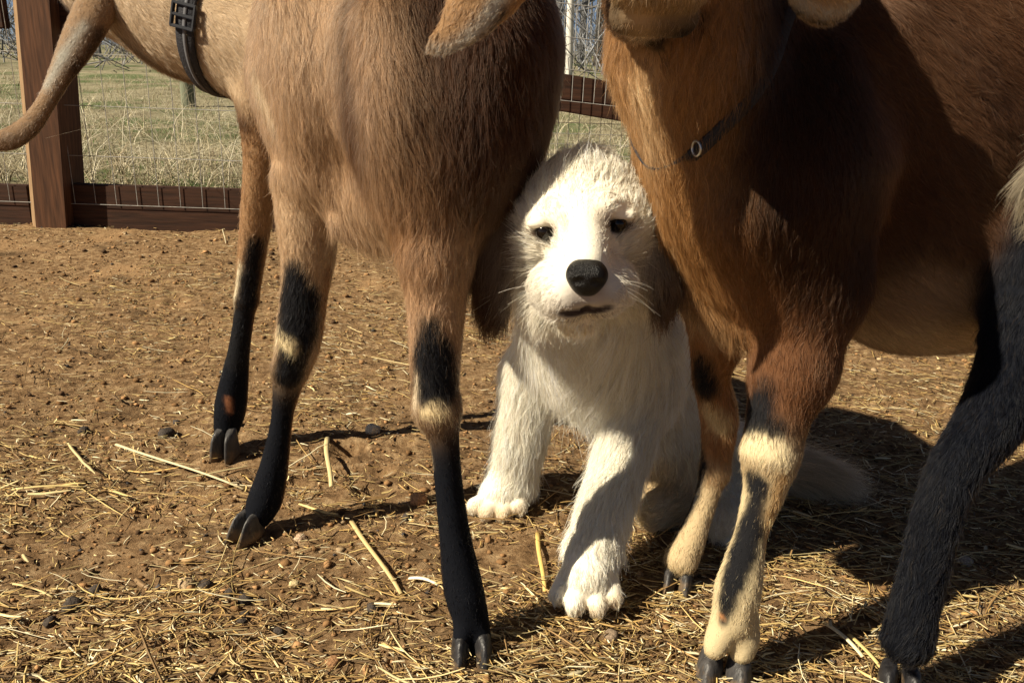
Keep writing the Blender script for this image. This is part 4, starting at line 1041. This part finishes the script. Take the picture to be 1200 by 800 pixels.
# paint
stripe(g2, [(898, 455, .60, 14), (888, 480, .60, 22), (884, 497, .595, 18), (908, 502, .595, 16)], BL, .004)
stripe(g2, [(872, 522, .60, 12), (890, 522, .595, 14), (912, 528, .595, 14), (925, 540, .61, 10)], (.76, .63, .40), .003)
stripe(g2, [(884, 560, .59, 13), (890, 572, .588, 14), (890, 585, .588, 9)], BL, .0022)
stripe(g2, [(886, 592, .585, 12), (880, 620, .58, 16), (870, 650, .572, 17), (860, 680, .566, 15), (853, 705, .562, 11), (848, 728, .56, 6)], BL, .002)
stripe(g2, [(918, 560, .61, 9), (905, 600, .60, 7), (900, 640, .59, 6)], (.50, .30, .13), .003)
spot(g2, 846, 722, 3.5, (.5, .22, .09), .0012)
stripe(g2, [(824, 425, .73, 15), (826, 452, .73, 17)], BL, .003)
stripe(g2, [(832, 480, .74, 12), (845, 495, .74, 14)], (.62, .47, .27), .003)
stripe(g2, [(822, 515, .735, 5), (824, 545, .73, 8), (815, 580, .725, 10), (800, 612, .72, 9), (784, 640, .72, 5)], BL, .002)
stripe(g2, [(900, 30, None, 74), (915, 130, None, 88), (950, 230, None, 92), (985, 320, None, 62)], (.036, .016, .008), .018, .5)  # shadow of head and neck painted into the coat here
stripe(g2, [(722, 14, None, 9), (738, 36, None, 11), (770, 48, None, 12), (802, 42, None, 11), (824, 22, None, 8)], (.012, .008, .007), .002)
stripe(g2, [(1015, 388, None, 20), (1080, 398, None, 34), (1128, 396, None, 30)], (.55, .40, .24), .012)
stripe(g2, [(748, 20, .60, 14), (752, 100, .605, 16), (765, 170, .62, 14)], (.62, .42, .24), .008)
stripe(g2, [(795, 340, .68, 5), (812, 352, .68, 5)], (.03, .02, .015), .004)
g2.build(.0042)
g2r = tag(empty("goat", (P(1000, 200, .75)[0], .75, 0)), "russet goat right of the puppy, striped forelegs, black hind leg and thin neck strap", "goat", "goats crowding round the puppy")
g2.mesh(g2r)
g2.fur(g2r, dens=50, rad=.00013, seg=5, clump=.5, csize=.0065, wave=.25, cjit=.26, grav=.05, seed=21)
ear_part(g2r, [(680, -135, .555, 16), (625, -75, .54, 30), (588, -28, .53, 38), (564, -2, .525, 36), (545, 23, .52, 28), (527, 43, .52, 18), (513, 51, .52, 13)], (.25, 1, .15), .20, (.36, .21, .105),
    [([(506, 58, None, 7), (526, 62, None, 7), (553, 43, None, 8), (576, 17, None, 9), (590, -12, None, 10)], (.46, .44, .39), .003), ([(512, 70, None, 3), (532, 73, None, 4.5), (560, 54, None, 4.5), (590, 14, None, 5)], (.02, .017, .015), .002)], seed=6)  # lit pale edge and the shadow beneath it painted on the ear
ear_part(g2r, [(880, -150, .60, 16), (935, -95, .60, 34), (962, -58, .60, 46), (969, -28, .60, 51), (971, -19, .60, 47)], (-.2, 1, .15), .18, (.40, .25, .12),
    [([(925, -12, None, 9), (940, 8, None, 8), (968, 17, None, 7), (998, 11, None, 7), (1012, -6, None, 8)], (.40, .36, .29), .003), ([(930, 12, None, 5), (958, 28, None, 5), (985, 28, None, 5), (1012, 12, None, 5)], (.015, .013, .012), .002)], seed=7)  # this ear too: painted light edge, painted shadow below
toes(g2r, 851, 770, .586, (-.25, -1), 32, 48, 34, gap=.53, z=.001)
toes(g2r, 795, 668, .722, (-.25, -1), 17, 32, 24, z=.001)
toes(g2r, 1060, 776, .578, (-.3, -1), 24, 44, 34, z=.001, mat=M_HOOFB)
cb = P(826, 92, .665); axn = nrm(P(808, 60, .645)-P(862, 215, .69)); axn = nrm(axn+V3(-.50, -.1, 0))
cl2, _, _ = ring_band(g2, cb, axn, .012, .0015, "collar", M_STRAP, g2r, off=-.001, maxr=.16)
d_ = nrm(P(816, 174, .6)-CP); ts = np.arange(.4, .9, .001); tt = ts[np.argmax(g2.sdf(CP+d_*ts[:, None]) < 0)]
torus(CP+d_*(tt-.008), V3(.9, .4, .1), .0052, .0009, "collar_ring", M_METAL, cl2)
# white tail plume at the right border
tl = Body("plume")
tl.add(P(1262, 160, .66), P(1232, 215, .655), rm(22, P(1225, 160, .66)), rm(24, P(1188, 215, .655)), col=(.24, .20, .14), L=.022, flow=(-.3, 0, -1), k=.02, lift=.3)
tl.add(P(1232, 215, .655), P(1218, 250, .65), rm(22, P(1188, 215, .655)), rm(9, P(1182, 262, .65)), col=(.24, .20, .14), L=.022, flow=(-.6, 0, -.8), k=.02, lift=.3)
tl.build(.004); tl.mesh(g2r, "flank_tuft"); tl.fur(g2r, "tuft_fur", dens=40, rad=.00015, seg=7, clump=.5, seed=31)
